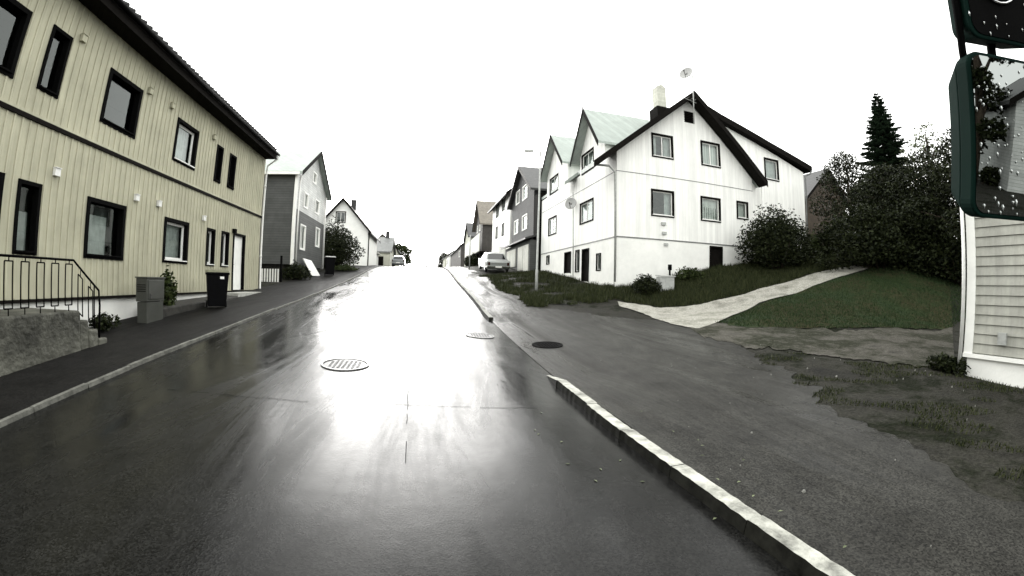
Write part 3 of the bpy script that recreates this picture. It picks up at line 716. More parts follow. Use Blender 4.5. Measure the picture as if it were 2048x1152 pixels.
def wheelie(x, y, rot, h, w, d, lidm, label, sticker=True):
    z = g(x, y) + .02; b = thing('wheelie_bin', label, 'bin', (x, y, z), None)
    def T(p): c, s_ = math.cos(rot), math.sin(rot); return np.array([x + p[0]*c - p[1]*s_, y + p[0]*s_ + p[1]*c, z + p[2]])
    mb = MB(); hw, hd = w/2, d/2
    mb.hexa([(-hw*.78,-hd*.72,.06),(hw*.78,-hd*.72,.06),(hw*.78,hd*.72,.06),(-hw*.78,hd*.72,.06)], [(-hw*.97,-hd*.97,h-.08),(hw*.97,-hd*.97,h-.08),(hw*.97,hd*.97,h-.08),(-hw*.97,hd*.97,h-.08)])
    mb.box(-hw*1.03, hw*1.03, -hd*1.03, hd*1.03, h-.14, h-.075); mb.xf(T); mb.build('bin_body', M['binb'], b, bevel=.02)
    mb = MB(); mb.hexa([(-hw*1.06,-hd*1.08,h-.072),(hw*1.06,-hd*1.08,h-.072),(hw*1.06,hd*1.05,h-.072),(-hw*1.06,hd*1.05,h-.072)], [(-hw*.95,-hd*.95,h-.01),(hw*.95,-hd*.95,h-.01),(hw*.95,hd*.9,h+.02),(-hw*.95,hd*.9,h+.02)])
    mb.xf(T); mb.build('lid', lidm, b, bevel=.012)
    for sx in (-1, 1):
        mb = MB(); mb.tube([(sx*hw*.8, hd*.78, .11), (sx*hw*.95, hd*.78, .11)], .11, 16); mb.xf(T); mb.build('wheel', M['rubber'], b)
    mb = MB(); mb.tube([(-hw*.8, hd*1.12, h-.09), (hw*.8, hd*1.12, h-.09)], .016, 8); mb.xf(T); mb.build('handle', M['binb'], b)
    if sticker:
        mb = MB(); mb.box(hw*.2, hw*.55, -hd*.962, -hd*.955, h-.26, h-.19); mb.xf(T)
        mb.build('sticker', M['white'], b)
wheelie(-6.3, 12.45, R(30), 1.12, .68, .76, M['binlid'], 'large black wheelie bin with an olive lid beside the white door of the cream house')
wheelie(-6.35, 28.6, R(20), 1.28, .66, .72, M['binlidw'], 'smaller dark wheelie bin by the far hedge, next to the leaning white board', False)

# ------------------------------------------------------------------ foliage helpers
def leaf_cloud(name, material, parent, clumps, size, seed=1, flat=.0):
    rng = np.random.default_rng(seed); P = []; S = []
    for (cx, cy, cz, rx, ry, rz, n) in clumps:
        d = rng.normal(size=(n, 3)); d /= np.linalg.norm(d, axis=1)[:, None]
        rr = rng.uniform(.25, 1.0, n) ** .5 * (1 + .22 * np.sin(d[:, 0] * 5 + cx) * np.sin(d[:, 2] * 6 + cy))
        P.append(np.array([cx, cy, cz]) + d * rr[:, None] * np.array([rx, ry, rz])); S.append(size * rng.uniform(.6, 1.35, n))
    P = np.concatenate(P); S = np.concatenate(S); n = len(P)
    u = rng.normal(size=(n, 3)); u[:, 2] *= .6; u /= np.linalg.norm(u, axis=1)[:, None]
    w = rng.normal(size=(n, 3)); w -= u * (w * u).sum(1)[:, None]; w /= np.linalg.norm(w, axis=1)[:, None]
    u *= S[:, None]; w *= S[:, None] * .55
    V = np.stack([P - u * .5, P + w * .5, P + u * .5, P - w * .5], 1).reshape(-1, 3)
    off = root_loc(parent) if parent is not None else np.zeros(3)
    return quads(name, V - off, n, material, parent)
def quads(name, V, n, material, parent=None, k=4):
    me = bpy.data.meshes.new(name); me.vertices.add(n * k); me.vertices.foreach_set('co', V.astype(np.float32).ravel())
    me.loops.add(n * k); me.loops.foreach_set('vertex_index', np.arange(n * k, dtype=np.int32))
    me.polygons.add(n); me.polygons.foreach_set('loop_start', np.arange(0, n * k, k, dtype=np.int32)); me.polygons.foreach_set('loop_total', np.full(n, k, np.int32))
    me.materials.append(material); me.update(calc_edges=True); me.validate()
    o = bpy.data.objects.new(name, me); C.objects.link(o)
    if parent is not None: o.parent = parent
    return o
def tree(name, label, cat, x, y, h, rad, material, n=9000, size=.22, trunk_h=.3, group=None, seed=1, base=None):
    z = g(x, y) - .05 if base is None else base
    t = thing(name, label, cat, (x, y, z), group); rng = random.Random(seed)
    mb = MB(); mb.tube([(x, y, z - .2), (x + .1, y, z + h * .3), (x + rng.uniform(-.3, .3), y, z + h * .62), (x, y, z + h * .85)], [h * .028, h * .02, h * .012, .02], 8)
    cl = []
    for i in range(13):
        a = i * 2.399 + rng.uniform(-.3, .3); hh = z + h * (trunk_h + (.97 - trunk_h - .12) * (i / 12.0)); prof = math.sin(math.pi * min(.96, .3 + .62 * i / 12.0)) ** .7
        rr = rad * prof * rng.uniform(.45, .75); cx, cy = x + rr * math.cos(a), y + rr * math.sin(a)
        q = rad * rng.uniform(.33, .5)
        cl.append((cx, cy, hh, q, q, q * .75, n // 13)); mb.tube([(x + .05, y, hh - h * .14), ((x + cx) / 2, (y + cy) / 2, hh - h * .04), (cx, cy, hh)], [h * .011, h * .007, .01], 5)
    mb.build('trunk', M['bark'], t); leaf_cloud('crown', material, t, cl, size, seed); return t
def bush(name, label, x, y, rx, ry, h, material, n=5000, size=.12, group=None, seed=1, z=None, lumps=9, cat='bush'):
    z = g(x, y) if z is None else z; t = thing(name, label, cat, (x, y, z), group); rng = random.Random(seed)
    cl = []; mb = MB()
    for i in range(lumps):
        a = i * 2.399; k = math.sqrt(i / lumps); cx, cy = x + rx * .62 * k * math.cos(a), y + ry * .62 * k * math.sin(a)
        top = h * (1 - .42 * k * k) * rng.uniform(.85, 1.06); cl.append((cx, cy, z + top * .52, rx * .42, ry * .42, top * .5, n // lumps))
        mb.tube([(x + (cx - x) * .3, y + (cy - y) * .3, z - .1), (cx, cy, z + top * .6)], [.035 * h, .012], 5)
    mb.build('stems', M['bark'], t); leaf_cloud('foliage', material, t, cl, size, seed); return t

bush('climbing_plant', 'tall leafy plant growing against the cream wall under the white-framed window', -7.1, 11.0, .28, .4, 1.35, M['leaf2'], 900, .13, seed=3, lumps=7, cat='plant')
bush('weedy_plant', 'low dark weeds at the foot of the pale foundation next to the cabinet', -7.1, 8.3, .4, .6, .4, M['leaf'], 500, .1, seed=5, lumps=6, cat='plant')
mb = MB(); mb.hexa([(-7.5, 10.2, -1.3), (-6.75, 10.2, -1.3), (-6.75, 15.2, -1.1), (-7.5, 15.2, -1.1)], [(-7.5, 10.2, -.72), (-6.8, 10.2, -.78), (-6.8, 15.2, -.62), (-7.5, 15.2, -.58)])
tag(mb.build('planting_bed', M['foundd'], bevel=.04), 'low dark soil bed edged along the base of the cream house', 'planting bed')

# ------------------------------------------------------------------ generic gabled house
def house(name, label, x0, x1, y0, y1, zb, ze, zrg, ridge, wm, rm, wins=(), over=.45, group=None, side=None, found=None, chim=None, verge='dark', rt=.18, win_case='white', sash='white', gw=None, drop=.8, glare_split=None):
    """ridge 'x' or 'y'; wins: list of (face '-x'|'+x'|'-y', u0,u1,v0,v1)"""
    h = thing(name, label, 'house', ((x0+x1)/2, (y0+y1)/2, zb), group)
    cx, cy = (x0+x1)/2, (y0+y1)/2
    faces = {'-x': (Face((x0,0,0),(0,1,0),(-1,0,0)), y0, y1, ridge == 'x'), '+x': (Face((x1,0,0),(0,1,0),(1,0,0)), y0, y1, ridge == 'x'),
             '-y': (Face((0,y0,0),(1,0,0),(0,-1,0)), x0, x1, ridge == 'y'), '+y': (Face((0,y1,0),(1,0,0),(0,1,0)), x0, x1, ridge == 'y')}
    mbs = {}
    for k, (F_, a, b, gab) in faces.items():
        mm = (gw or wm) if (gab and gw) else wm
        mb = mbs.setdefault(mm, MB())
        ai, bi = (a, b) if k in ('-x', '+x') else (a + .161, b - .161)
        if k in ('-y', '+y') and gab: ai, bi = a, b
        if k in ('-x', '+x') and ridge == 'y': ai, bi = a + .161, b - .161
        if k in ('-x', '+x') and ridge == 'x': ai, bi = a, b
        if k in ('-y', '+y') and ridge == 'x': ai, bi = a + .161, b - .161
        poly = [(ai, zb - drop), (bi, zb - drop), (bi, ze)] + ([((a+b)/2, zrg)] if gab else []) + [(ai, ze)]
        hs = [(w[1]+.02, w[2]-.02, w[3]+.02, w[4]-.02) for w in wins if w[0] == k]
        if glare_split and k == '+x':
            wall(mb, F_, clip(poly, 1, glare_split, True), [h_ for h_ in hs if h_[2] < glare_split], .16)
            wall(mbs.setdefault('greyw', MB()), F_, clip(poly, 1, glare_split + .002, False), [h_ for h_ in hs if h_[3] > glare_split], .16)  # street front above the split coloured pale to imitate glare
        else: wall(mb, F_, poly, hs, .16)
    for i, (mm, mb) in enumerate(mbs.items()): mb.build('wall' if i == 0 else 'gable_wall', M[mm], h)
    for w in wins:
        F_ = faces[w[0]][0]; window(F_, h, w[1:5], win_case, sash, cw=.09, curtain=random.choice(['both', 'full', 'none', 'left']), mull=1 if w[2]-w[1] > .9 else 0, recess=.09, sill=False)
    mb = MB(); e = over
    if ridge == 'y':
        sl = (zrg - ze) / (cx - x0)
        for sx, xe in ((-1, x0 - e), (1, x1 + e)):
            slab(mb, (xe, y0 - e, ze - sl * e + rt), (xe, y1 + e, ze - sl * e + rt), (cx, y1 + e, zrg + rt), (cx, y0 - e, zrg + rt), rt)
    else:
        sl = (zrg - ze) / (cy - y0)
        for ye in (y0 - e, y1 + e):
            slab(mb, (x0 - e, ye, ze - sl * e + rt), (x1 + e, ye, ze - sl * e + rt), (x1 + e, cy, zrg + rt), (x0 - e, cy, zrg + rt), rt)
    roof = mb.build('roof', M[rm], h)
    mb = MB()
    if ridge == 'y':
        for yy in (y0 - e - .03, y1 + e + .003):
            for xe in (x0 - e, x1 + e): slab(mb, (xe, yy, ze - sl * e + rt + .03), (xe, yy + .027, ze - sl * e + rt + .03), (cx, yy + .027, zrg + rt + .03), (cx, yy, zrg + rt + .03), rt + .12)
    else:
        for xx in (x0 - e - .03, x1 + e + .003):
            for ye in (y0 - e, y1 + e): slab(mb, (xx, ye, ze - sl * e + rt + .03), (xx + .027, ye, ze - sl * e + rt + .03), (xx + .027, cy, zrg + rt + .03), (xx, cy, zrg + rt + .03), rt + .12)
    mb.build('verge_board', M[verge], h)
    if chim:
        mb = MB(); qx, qy, qz = chim; mb.box(qx-.28, qx+.28, qy-.28, qy+.28, qz, qz+1.1); mb.box(qx-.34, qx+.34, qy-.34, qy+.34, qz+1.1, qz+1.2); mb.build('chimney', M['charc'], roof)
    return h

# ------------------------------------------------------------------ grey house (left, second)
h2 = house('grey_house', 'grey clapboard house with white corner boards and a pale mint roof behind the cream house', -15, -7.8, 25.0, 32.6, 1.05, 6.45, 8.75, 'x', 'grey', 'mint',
           [('+x', 26.2, 27.4, 1.9, 3.5), ('+x', 30.0, 31.2, 2.4, 3.8), ('+x', 26.6, 27.6, 4.6, 5.6), ('+x', 29.4, 30.6, 4.7, 5.7), ('+x', 28.3, 29.3, 6.6, 7.4)], over=.35, verge='dark', drop=.12, glare_split=4.25)
mb = MB(); mb.box(-7.93, -7.785, 24.85, 25.1, .9, 6.4); mb.box(-7.93, -7.785, 32.4, 32.65, .9, 6.4); mb.build('corner_board', M['white'], h2)
mb = MB(); mb.box(-14.8, -8.4, 25.4, 32.4, -1, .95); mb.build('foundation', M['foundd'], h2)  # near-black block stands in for the shade of the open undercroft
mb = MB(); mb.box(-15.35, -7.6, 24.55, 24.68, 6.2, 6.36); mb.build('gutter', M['white'], h2)
for yy in (25.25, 32.3):
    mb = MB(); mb.tube([(-7.7, yy, 6.3), (-7.7, yy, .9)], .05, 6); mb.build('downpipe', M['metalw'], h2)
# white pickets
a = PY((524, 566), 23.0); b = PY((556, 562), 23.0)
fn = thing('picket_fence', 'short white picket fence with dark rails in the gap before the grey house', 'fence', (a[0], 23, a[2]))
mb = MB(); n = 7
for i in range(n):
    x = a[0] + (b[0]-a[0]) * i / (n - 1); mb.box(x - .042, x + .042, 22.98, 23.0, a[2] - .1, a[2] + .78)
mb.build('pickets', M['white'], fn)
mb = MB(); mb.box(a[0]-.1, b[0]+.1, 23.002, 23.05, a[2]+.1, a[2]+.18); mb.box(a[0]-.1, b[0]+.1, 23.002, 23.05, a[2]+.55, a[2]+.63); mb.build('rail', M['dark'], fn)
for x in (b[0] + .16, b[0] - 1.2):
    mb = MB(); mb.box(x-.05, x+.05, 22.96, 23.06, a[2]-.3, a[2]+1.5); mb.build('post', M['black'], fn)
# white board leaning
p0 = PX((631, 546), -7.2); zz = g(-7.2, 28)
wb = MB(); wb.hexa([(-7.15, 26.9, zz+.0), (-7.1, 26.9, zz), (-6.9, 28.3, zz), (-6.95, 28.3, zz)], [(-7.68, 26.6, zz+1.05), (-7.62, 26.6, zz+1.07), (-7.45, 27.9, zz+1.0), (-7.5, 27.9, zz+.98)])
tag(wb.build('leaning_board', M['white'], bevel=.01), 'white rigid board leaning beside the grey house next to the smaller bin', 'board')
bush('dark_shrub', 'low dark shrub under the corner of the grey house', -7.6, 24.9, 1.0, .9, 1.1, M['leaf'], 1800, .14, seed=8)
bush('large_hedge', 'big dark rounded bush between the grey house and the white gabled house', -8.0, 36.2, 3.0, 3.0, 4.2, M['leaf'], 16000, .17, seed=9, lumps=15)
bush('low_weeds', 'low green weeds beside the left kerb in front of the big dark bush', -6.3, 33.4, 1.2, 2.0, .5, M['leaf2'], 2200, .12, seed=10, cat='plant')

h3 = house('white_gable_house', 'white house with a dark-edged gable facing the camera behind the big dark bush', -11.6, -6.05, 45, 54, 1.8, 5.5, 8.65, 'y', 'white', 'tile',
           [('-y', -9.6, -8.5, 6.15, 7.4), ('-y', -9.7, -8.4, 3.6, 4.9)], over=.42, chim=(-8.4, 49, 8.2), win_case='dark')
mb = MB(); mb.tube([(-5.95, 45.1, 5.2), (-5.95, 45.1, 1.6)], .06, 6); mb.build('downpipe', M['dark'], h3)
h4 = house('distant_cream_house', 'small pale house with a broad grey roof at the crest of the street', -10.5, -4.85, 60, 68, 2.3, 4.35, 6.6, 'x', 'cream', 'tilegr',
           [('+x', 61.3, 62.4, 3.0, 4.0), ('+x', 65, 66.2, 3.0, 4.0)], over=.3, chim=(-5.6, 64, 6.5))
mb = MB(); mb.box(-6.9, -5.75, 59.93, 59.99, 2.2, 3.65); mb.build('garage_door', M['dark'], h4)
gz = 1.9
an = thing('small_annex', 'little white flat-roofed garage with a dark door beside the grey-roofed pale house', 'garage', (-7.2, 55.5, gz))
mb = MB(); mb.box(-8.8, -6.3, 55, 58.5, gz, 3.95); mb.build('wall', M['white'], an)
mb = MB(); mb.hexa([(-9, 54.7, 3.955), (-6.0, 54.7, 3.7), (-6.0, 58.7, 3.7), (-9, 58.7, 3.955)], [(-9, 54.7, 4.2), (-6.0, 54.7, 3.9), (-6.0, 58.7, 3.9), (-9, 58.7, 4.2)]); mb.build('roof', M['concl'], an)
mb = MB(); mb.box(-7.5, -6.8, 54.95, 54.99, 2.0, 3.1); mb.build('door', M['dark'], an)
h5 = house('far_bay_house', 'far pale house with dark windows just beyond the grey-roofed one on the left', -9.5, -4.6, 71, 80, 2.6, 5.6, 7.9, 'y', 'cream', 'tilegr', [('+x', 72, 73.4, 3.4, 4.8), ('+x', 75, 76.4, 3.4, 4.8), ('-y', -6.6, -5.4, 4.4, 5.4)], over=.3, win_case='dark')
tree('crest_tree', 'leafy green tree on the skyline beyond the far left houses', 'tree', -4.6, 86, 5.4, 2.2, M['leaf2'], 8000, .28, group=None, seed=21)

# ------------------------------------------------------------------ big white house with three gables, right
R1 = thing('gabled_house', 'big white three-gabled house with pale mint cross roofs on the right corner', 'house', (13, 22, 0))
XF, YF = 8.7, 17.7
FG = Face((0, YF, 0), (1, 0, 0), (0, -1, 0)); FS = Face((XF, 0, 0), (0, 1, 0), (-1, 0, 0)); FW = Face((0, YF + .25, 0), (1, 0, 0), (0, -1, 0))
ap = 9.95; sL = .80; sR = .88; xa = 13.0
def zroofL(x): return ap - sL * (xa - x)
def zroofR(x): return ap - sR * (x - xa)
ZF = 2.44
gw = [((1303,265),(1346,273),(1303,313),(1346,320)), ((1401,281),(1440,288),(1402,331),(1440,336)), ((1302,378),(1348,382),(1302,432),(1348,436)),
      ((1401,391),(1441,398),(1401,440),(1441,447)), ((1473,402),(1496,404),(1473,438),(1496,440))]
grect = [FG.quad_px(q) for q in gw]
gl = FG.quad_px(((1368,222),(1388,224),(1368,245),(1388,248)))
gd = FG.quad_px(((1418,491),(1444,494),(1418,535),(1444,536)))
sw_ = [((1164,310),(1188,295),(1164,353),(1188,334)), ((1160,407),(1187,396),(1160,450),(1187,441)), ((1100,358),(1117,347),(1100,390),(1117,381)), ((1097,436),(1113,432),(1097,472),(1113,468))]
srect = [FS.quad_px(q) for q in sw_]
sb_ = [((1130,504),(1143,504),(1130,547),(1143,547)), ((1152,500),(1160,500),(1152,544),(1160,545)), ((1165,498),(1179,497),(1165,563),(1179,565)), ((1094,511),(1100,511),(1094,529),(1100,529)), ((1194,507),(1203,506),(1194,541),(1203,542))]
sbr = [FS.quad_px(q) for q in sb_]
ins = lambda r: (r[0] + .02, r[1] - .02, r[2] + .02, r[3] - .02)
mb = MB()
wall(mb, FG, [(XF, ZF), (17.2, ZF), (17.2, zroofR(17.2)), (xa, ap), (XF, zroofL(XF))], [ins(r) for r in grect] + [ins(gl)], .16)
Y2 = 30.4
wall(mb, FS, [(YF + .161, ZF), (Y2, ZF), (Y2, zroofL(XF)), (YF + .161, zroofL(XF))], [ins((r[0], r[1], r[2], min(r[3], zroofL(XF) - .05))) for r in srect[:0]] + [ins(r) for r in srect if r[3] < zroofL(XF) - .02] + [(r[0]+.02, r[1]-.02, r[2]+.02, zroofL(XF)) for r in srect if r[3] >= zroofL(XF) - .02], .16)
mb.prism([(XF, Y2, ZF), (17.2, Y2, ZF), (17.2, Y2, zroofR(17.2)), (xa, Y2, ap), (XF, Y2, zroofL(XF))], (0, .16, 0))
mb.box(17.05, 17.19, YF + .2, Y2, ZF, zroofR(17.2))
mb.build('wall', M['whiteb'], R1)
# cross gables toward the street
XC = XF - .012
FC = Face((XC, 0, 0), (0, 1, 0), (-1, 0, 0))
def cross(yc, hw, zap, zev, xr, nm, wr):
    mbw = MB(); z0 = zroofL(XF) + .002
    hs = [(wr[0]+.02, wr[1]-.02, z0, wr[3]-.02)] if wr else []
    wall(mbw, FC, [(yc - hw, z0), (yc + hw, z0), (yc + hw, zev), (yc, zap), (yc - hw, zev)], hs, .14)
    for yy in (yc - hw, yc + hw - .1):
        mbw.box(XC + .142, XF + 2.4, yy, yy + .1, z0 - .6, zev)
    mbw.build('gable_wall', M['whiteb'], R1)
    o_ = .38; sl = (zap - zev) / hw; mbr = MB(); rt = .13
    for sgn in (-1, 1):
        ye = yc + sgn * (hw + o_ * .7)
        slab(mbr, (XC - .5, ye, zev - sl * o_ * .7 + rt), (xr, ye, zev - sl * o_ * .7 + rt), (xr, yc, zap + rt), (XC - .5, yc, zap + rt), rt)
    rf = mbr.build('cross_roof', M['mint'], R1)
    mbv = MB()
    for sgn in (-1, 1):
        ye = yc + sgn * (hw + o_ * .7 + .02)
        slab(mbv, (XC - .54, ye, zev - sl * o_ * .75 + rt + .03), (XC - .503, ye, zev - sl * o_ * .75 + rt + .03), (XC - .503, yc, zap + rt + .05), (XC - .54, yc, zap + rt + .05), .3)
    mbv.build('verge_board', M['dark'], R1)
    mbv = MB(); mbv.tube([(XC - .52, yc, zap), (XC - .52, yc, zap + .5)], [.05, .015], 6); mbv.build('finial', M['dark'], R1)
cross(20.75, 1.75, 9.75, 7.55, 12.9, 'a', srect[0])
cross(26.9, 2.3, 10.35, 8.0, 13.2, 'b', srect[2] if srect[2][3] > zroofL(XF) else None)
for r in srect: window(FS, R1, r, 'dark', 'white', cw=.08, curtain='full', mull=1, recess=.08, sill=False)
for i, r in enumerate(grect): window(FG, R1, r, 'dark', 'white', cw=.09, curtain=['both', 'full', 'right', 'half', 'none'][i], mull=1 if i < 2 else 0, recess=.1, cur='curtain' if i != 3 else 'curtaing')
mb = MB(); F_ = FG
for k in range(7):
    v = gl[2] + (gl[3] - gl[2]) * (k + .5) / 7; F_.box(mb, gl[0], gl[1], v - .02, v + .02, -.06, .03)
F_.box(mb, gl[0], gl[1], gl[2], gl[3], -.12, -.07); mb.build('louvre', M['dark'], R1)
# trims and foundation
mb = MB(); F_ = FG; F_.box(mb, XF, 17.2, ZF - .06, ZF, .0, .05); F_.box(mb, XF, 17.2, 5.55, 5.58, 0, .015); FS.box(mb, YF + .0, Y2, ZF - .06, ZF, .0, .05); FS.box(mb, YF, Y2, 5.55, 5.58, 0, .015); mb.build('trim_board', M['tilegr'], R1)
mb = MB()
wall(mb, Face((0, YF - .03, 0), (1, 0, 0), (0, -1, 0)), [(XF, -1.5), (17.2, -1.5), (17.2, ZF - .062), (XF, ZF - .062)], [ins((gd[0], gd[1], gd[2] - .5, gd[3]))], .2)
wall(mb, Face((XF - .03, 0, 0), (0, 1, 0), (-1, 0, 0)), [(YF + .2, -1.5), (Y2, -1.5), (Y2, ZF - .062), (YF + .2, ZF - .062)], [ins((r[0], r[1], r[2], min(r[3], ZF - .1))) for r in sbr], .2)
mb.build('foundation', M['founda'], R1)
FF = Face((XF - .03, 0, 0), (0, 1, 0), (-1, 0, 0))
for i, r in enumerate(sbr):
    r = (r[0], r[1], r[2], min(r[3], ZF - .1))
    if i in (0, 2): door(FF, R1, r, 'dark', 'dark', cw=.06, recess=.1, handle=False)
    else: window(FF, R1, r, 'dark', 'white', cw=.06, recess=.08, sill=False, sw=.03)
door(Face((0, YF - .03, 0), (1, 0, 0), (0, -1, 0)), R1, (gd[0], gd[1], gd[2] - .1, gd[3]), 'dark', 'dark', cw=.08, recess=.1, handle=False)
mb = MB()
for ya_, yb_ in ((YF - .62, 18.72), (22.95, 24.2)):
    xe = 7.3 if ya_ < 20 else 7.9
    slab(mb, (xe, ya_, zroofL(xe) + .3), (xe, yb_, zroofL(xe) + .3), (8.72, yb_, zroofL(8.72) + .3), (8.72, ya_, zroofL(8.72) + .3), .2)
slab(mb, (8.722, YF - .62, zroofL(8.722) + .3), (8.722, Y2 + .5, zroofL(8.722) + .3), (xa, Y2 + .5, ap + .3), (xa, YF - .62, ap + .3), .2)
slab(mb, (17.75, YF - .62, zroofR(17.75) + .3), (17.75, Y2 + .5, zroofR(17.75) + .3), (xa, Y2 + .5, ap + .3), (xa, YF - .62, ap + .3), .2)
roof = mb.build('roof', M['mint'], R1)
mb = MB()
for xe, zf_ in ((7.25, zroofL), (17.8, zroofR)):
    slab(mb, (xe, YF - .66, zf_(xe) + .36), (xe, YF - .623, zf_(xe) + .36), (xa, YF - .623, ap + .36), (xa, YF - .66, ap + .36), .34)
mb.build('barge_board', M['dark'], R1)
mb = MB()
for xe, zf_ in ((7.32, zroofL), (17.73, zroofR)):
    slab(mb, (xe, YF - .6, zf_(xe) + .095), (xe, YF - .005, zf_(xe) + .095), (xa, YF - .005, ap + .095), (xa, YF - .6, ap + .095), .05)
slab(mb, (7.32, YF, zroofL(7.32) + .095), (7.32, 18.7, zroofL(7.32) + .095), (XF - .02, 18.7, zroofL(XF) + .07), (XF - .02, YF, zroofL(XF) + .07), .05)
mb.build('soffit', M['soffit'], R1)
# wing
wr = FW.quad_px(((1528,314),(1557,322),(1529,359),(1557,363)))
mb = MB(); wall(mb, FW, [(13.6, .5), (22.0, .5), (22.0, 7.45), (18.9, 8.3), (15.15, 9.25), (13.6, 9.75)], [ins(wr)], .16)
mb.box(21.84, 22.0, YF + .42, 27, .5, 7.4); mb.build('wing_wall', M['whiteb'], R1)
window(FW, R1, wr, 'dark', 'white', cw=.09, curtain='full', recess=.1)
mb = MB(); prof = [(13.3, 10.25), (15.15, 9.62), (18.9, 8.66), (22.5, 7.85)]
for (ax, az), (bx, bz) in zip(prof[:-1], prof[1:]): slab(mb, (ax, YF - .1, az), (ax, 27.3, az), (bx, 27.3, bz), (bx, YF - .1, bz), .34)
mb.build('wing_roof', M['dark'], R1)
mb = MB(); mb.tube([(22.45, YF - .1, 7.6), (22.3, YF - .05, 7.35), (22.08, YF + .18, 7.2), (22.06, YF + .18, 1.8)], .05, 6); mb.build('downpipe', M['tilegr'], R1)
mb = MB(); p = PY((1524, 380), YF - .07); mb.tube([(p[0], YF - .07, 6.0), (p[0], YF - .07, 2.2)], .045, 6); mb.build('downpipe', M['metalw'], R1)
mb = MB(); mb.tube([(7.5, YF + .1, 5.75), (8.3, YF - .0, 5.75), (XF - .1, YF - .02, 5.45), (XF - .1, YF - .06, .3)], .055, 8); mb.build('downpipe', M['zinc'], R1)
for q in ((612,770),(615,812),(622,862)):
    p = PY((1050 + q[0] / 2.215, 100 + q[1] / 2.215), YF); mb = MB(); FG.box(mb, p[0] - .12, p[0] + .12, p[2] - .07, p[2] + .07, .0, .08); mb.build('vent_cap', M['zinc'], R1)
# chimney on the left slope
yc = 19.0; d = ray(1320, 222); p = d * (yc / d[1]); zc = zroofL(p[0])
mb = MB(); w_ = .27; mb.box(p[0] - w_, p[0] + w_, yc - w_, yc + w_, zc - .2, PY((1320, 178), yc)[2]); zt = PY((1320, 178), yc)[2]
mb.add([(p[0]-w_, yc-w_, zt), (p[0]+w_, yc-w_, zt), (p[0]+w_, yc+w_, zt), (p[0]-w_, yc+w_, zt), (p[0], yc-w_, zt+.14), (p[0], yc+w_, zt+.14)], [(0,1,4), (2,3,5), (1,2,5,4), (3,0,4,5)])
ch = mb.build('chimney', M['brickw'], roof)
mb = MB(); mb.box(p[0] - .42, p[0] + .42, yc - .42, yc + .42, zc + .0, zc + .62); mb.build('flashing', M['dark'], ch) if False else mb.build('chimney_flashing', M['dark'], roof)
# satellite dishes
def dish(c, r, aim, label, poletop, polebot, aerial=False):
    c = np.array(c, float); t = thing('satellite_dish', label, 'satellite dish', tuple(polebot))
    a = np.array(aim, float); a /= np.linalg.norm(a); u = np.cross(a, (0, 0, 1)); u /= np.linalg.norm(u); w = np.cross(u, a)
    mb = MB(); rings = 6; n = 20; vs = [c]; fs = []
    for i in range(1, rings + 1):
        rr = r * i / rings
        for k in range(n):
            an = 2 * math.pi * k / n; vs.append(c + u * rr * math.cos(an) + w * rr * 1.1 * math.sin(an) + a * (rr * rr / r * .28))
    fs += [(0, 1 + k, 1 + (k + 1) % n) for k in range(n)]
    for i in range(rings - 1):
        fs += [(1 + i*n + k, 1 + i*n + (k+1) % n, 1 + (i+1)*n + (k+1) % n, 1 + (i+1)*n + k) for k in range(n)]
    mb.add(vs, fs, True); o = mb.build('reflector', M['dish'], t, fixn=False); sm = o.modifiers.new('s', 'SOLIDIFY'); sm.thickness = .02
    mb = MB(); mb.tube([c - w * r * .9, c + a * r * .9 - w * .3 * r], .015, 6); mb.tube([c + a * r * .88 - w * .3 * r, c + a * r * 1.0 - w * .25 * r], .04, 8); mb.build('feed_arm', M['dark'], t)
    mb = MB(); mb.tube([polebot, poletop], .03, 8); mb.tube([c - a * .02, (poletop[0], poletop[1], c[2])], .025, 6)
    if aerial:
        z_ = 9.2
        for k, zq in enumerate((9.55,)):
            mb.tube([(poletop[0] - 1.0, poletop[1], zq + .2), (poletop[0] + .1, poletop[1], zq)], .015, 5)
            for j in range(5): mb.tube([(poletop[0] - .9 + .2 * j, poletop[1] - .25, zq + .18 - .03 * j), (poletop[0] - .9 + .2 * j, poletop[1] + .2, zq + .18 - .03 * j)], .008, 4)
    mb.build('pole', M['zinc'], t); return t
yd = YF - .75
pt = PY((1385, 152), yd); pb = PY((1388, 248), yd); pc = PY((1373, 148), yd - .1)
dish(pc, .36, (-.75, -.5, .35), 'large pale satellite dish on a pole at the gable peak of the white house', pt, pb, True)
pc = PX((1142, 408), XF - .35); pt = PX((1146, 385), XF - .12); pb = PX((1146, 556), XF - .12)
dish(pc, .34, (-.6, -.8, .3), 'smaller grey satellite dish low on the street side of the big white house', pt, pb)

# utility box and shrubs near the white house
bx = PY((1330, 569), 16.0); gz = g(bx[0], 16.0)
ub = thing('meter_box', 'light grey metal box standing in the grass by the white foundation', 'utility box', (bx[0], 16, gz))
mb = MB(); mb.box(bx[0]-.36, bx[0]+.36, 15.8, 16.15, gz - .05, gz + .62); mb.build('box_body', M['zinc'], ub, bevel=.01)
mb = MB(); mb.hexa([(bx[0]-.4, 15.76, gz+.625), (bx[0]+.4, 15.76, gz+.625), (bx[0]+.4, 16.19, gz+.66), (bx[0]-.4, 16.19, gz+.66)], [(bx[0]-.4, 15.76, gz+.66), (bx[0]+.4, 15.76, gz+.66), (bx[0]+.4, 16.19, gz+.7), (bx[0]-.4, 16.19, gz+.7)]); mb.build('box_lid', M['zinc'], ub)
mb = MB(); mb.tube([(bx[0]+.5, 16.4, gz), (bx[0]+.5, 16.4, gz+.95)], .05, 6); mb.tube([(bx[0]+.5, 16.4, gz+.95), (bx[0]+.5, 16.4, gz+1.2)], .09, 8)
tag(mb.build('vent_pipe', M['black']), 'short black vent post behind the light grey metal box', 'post')
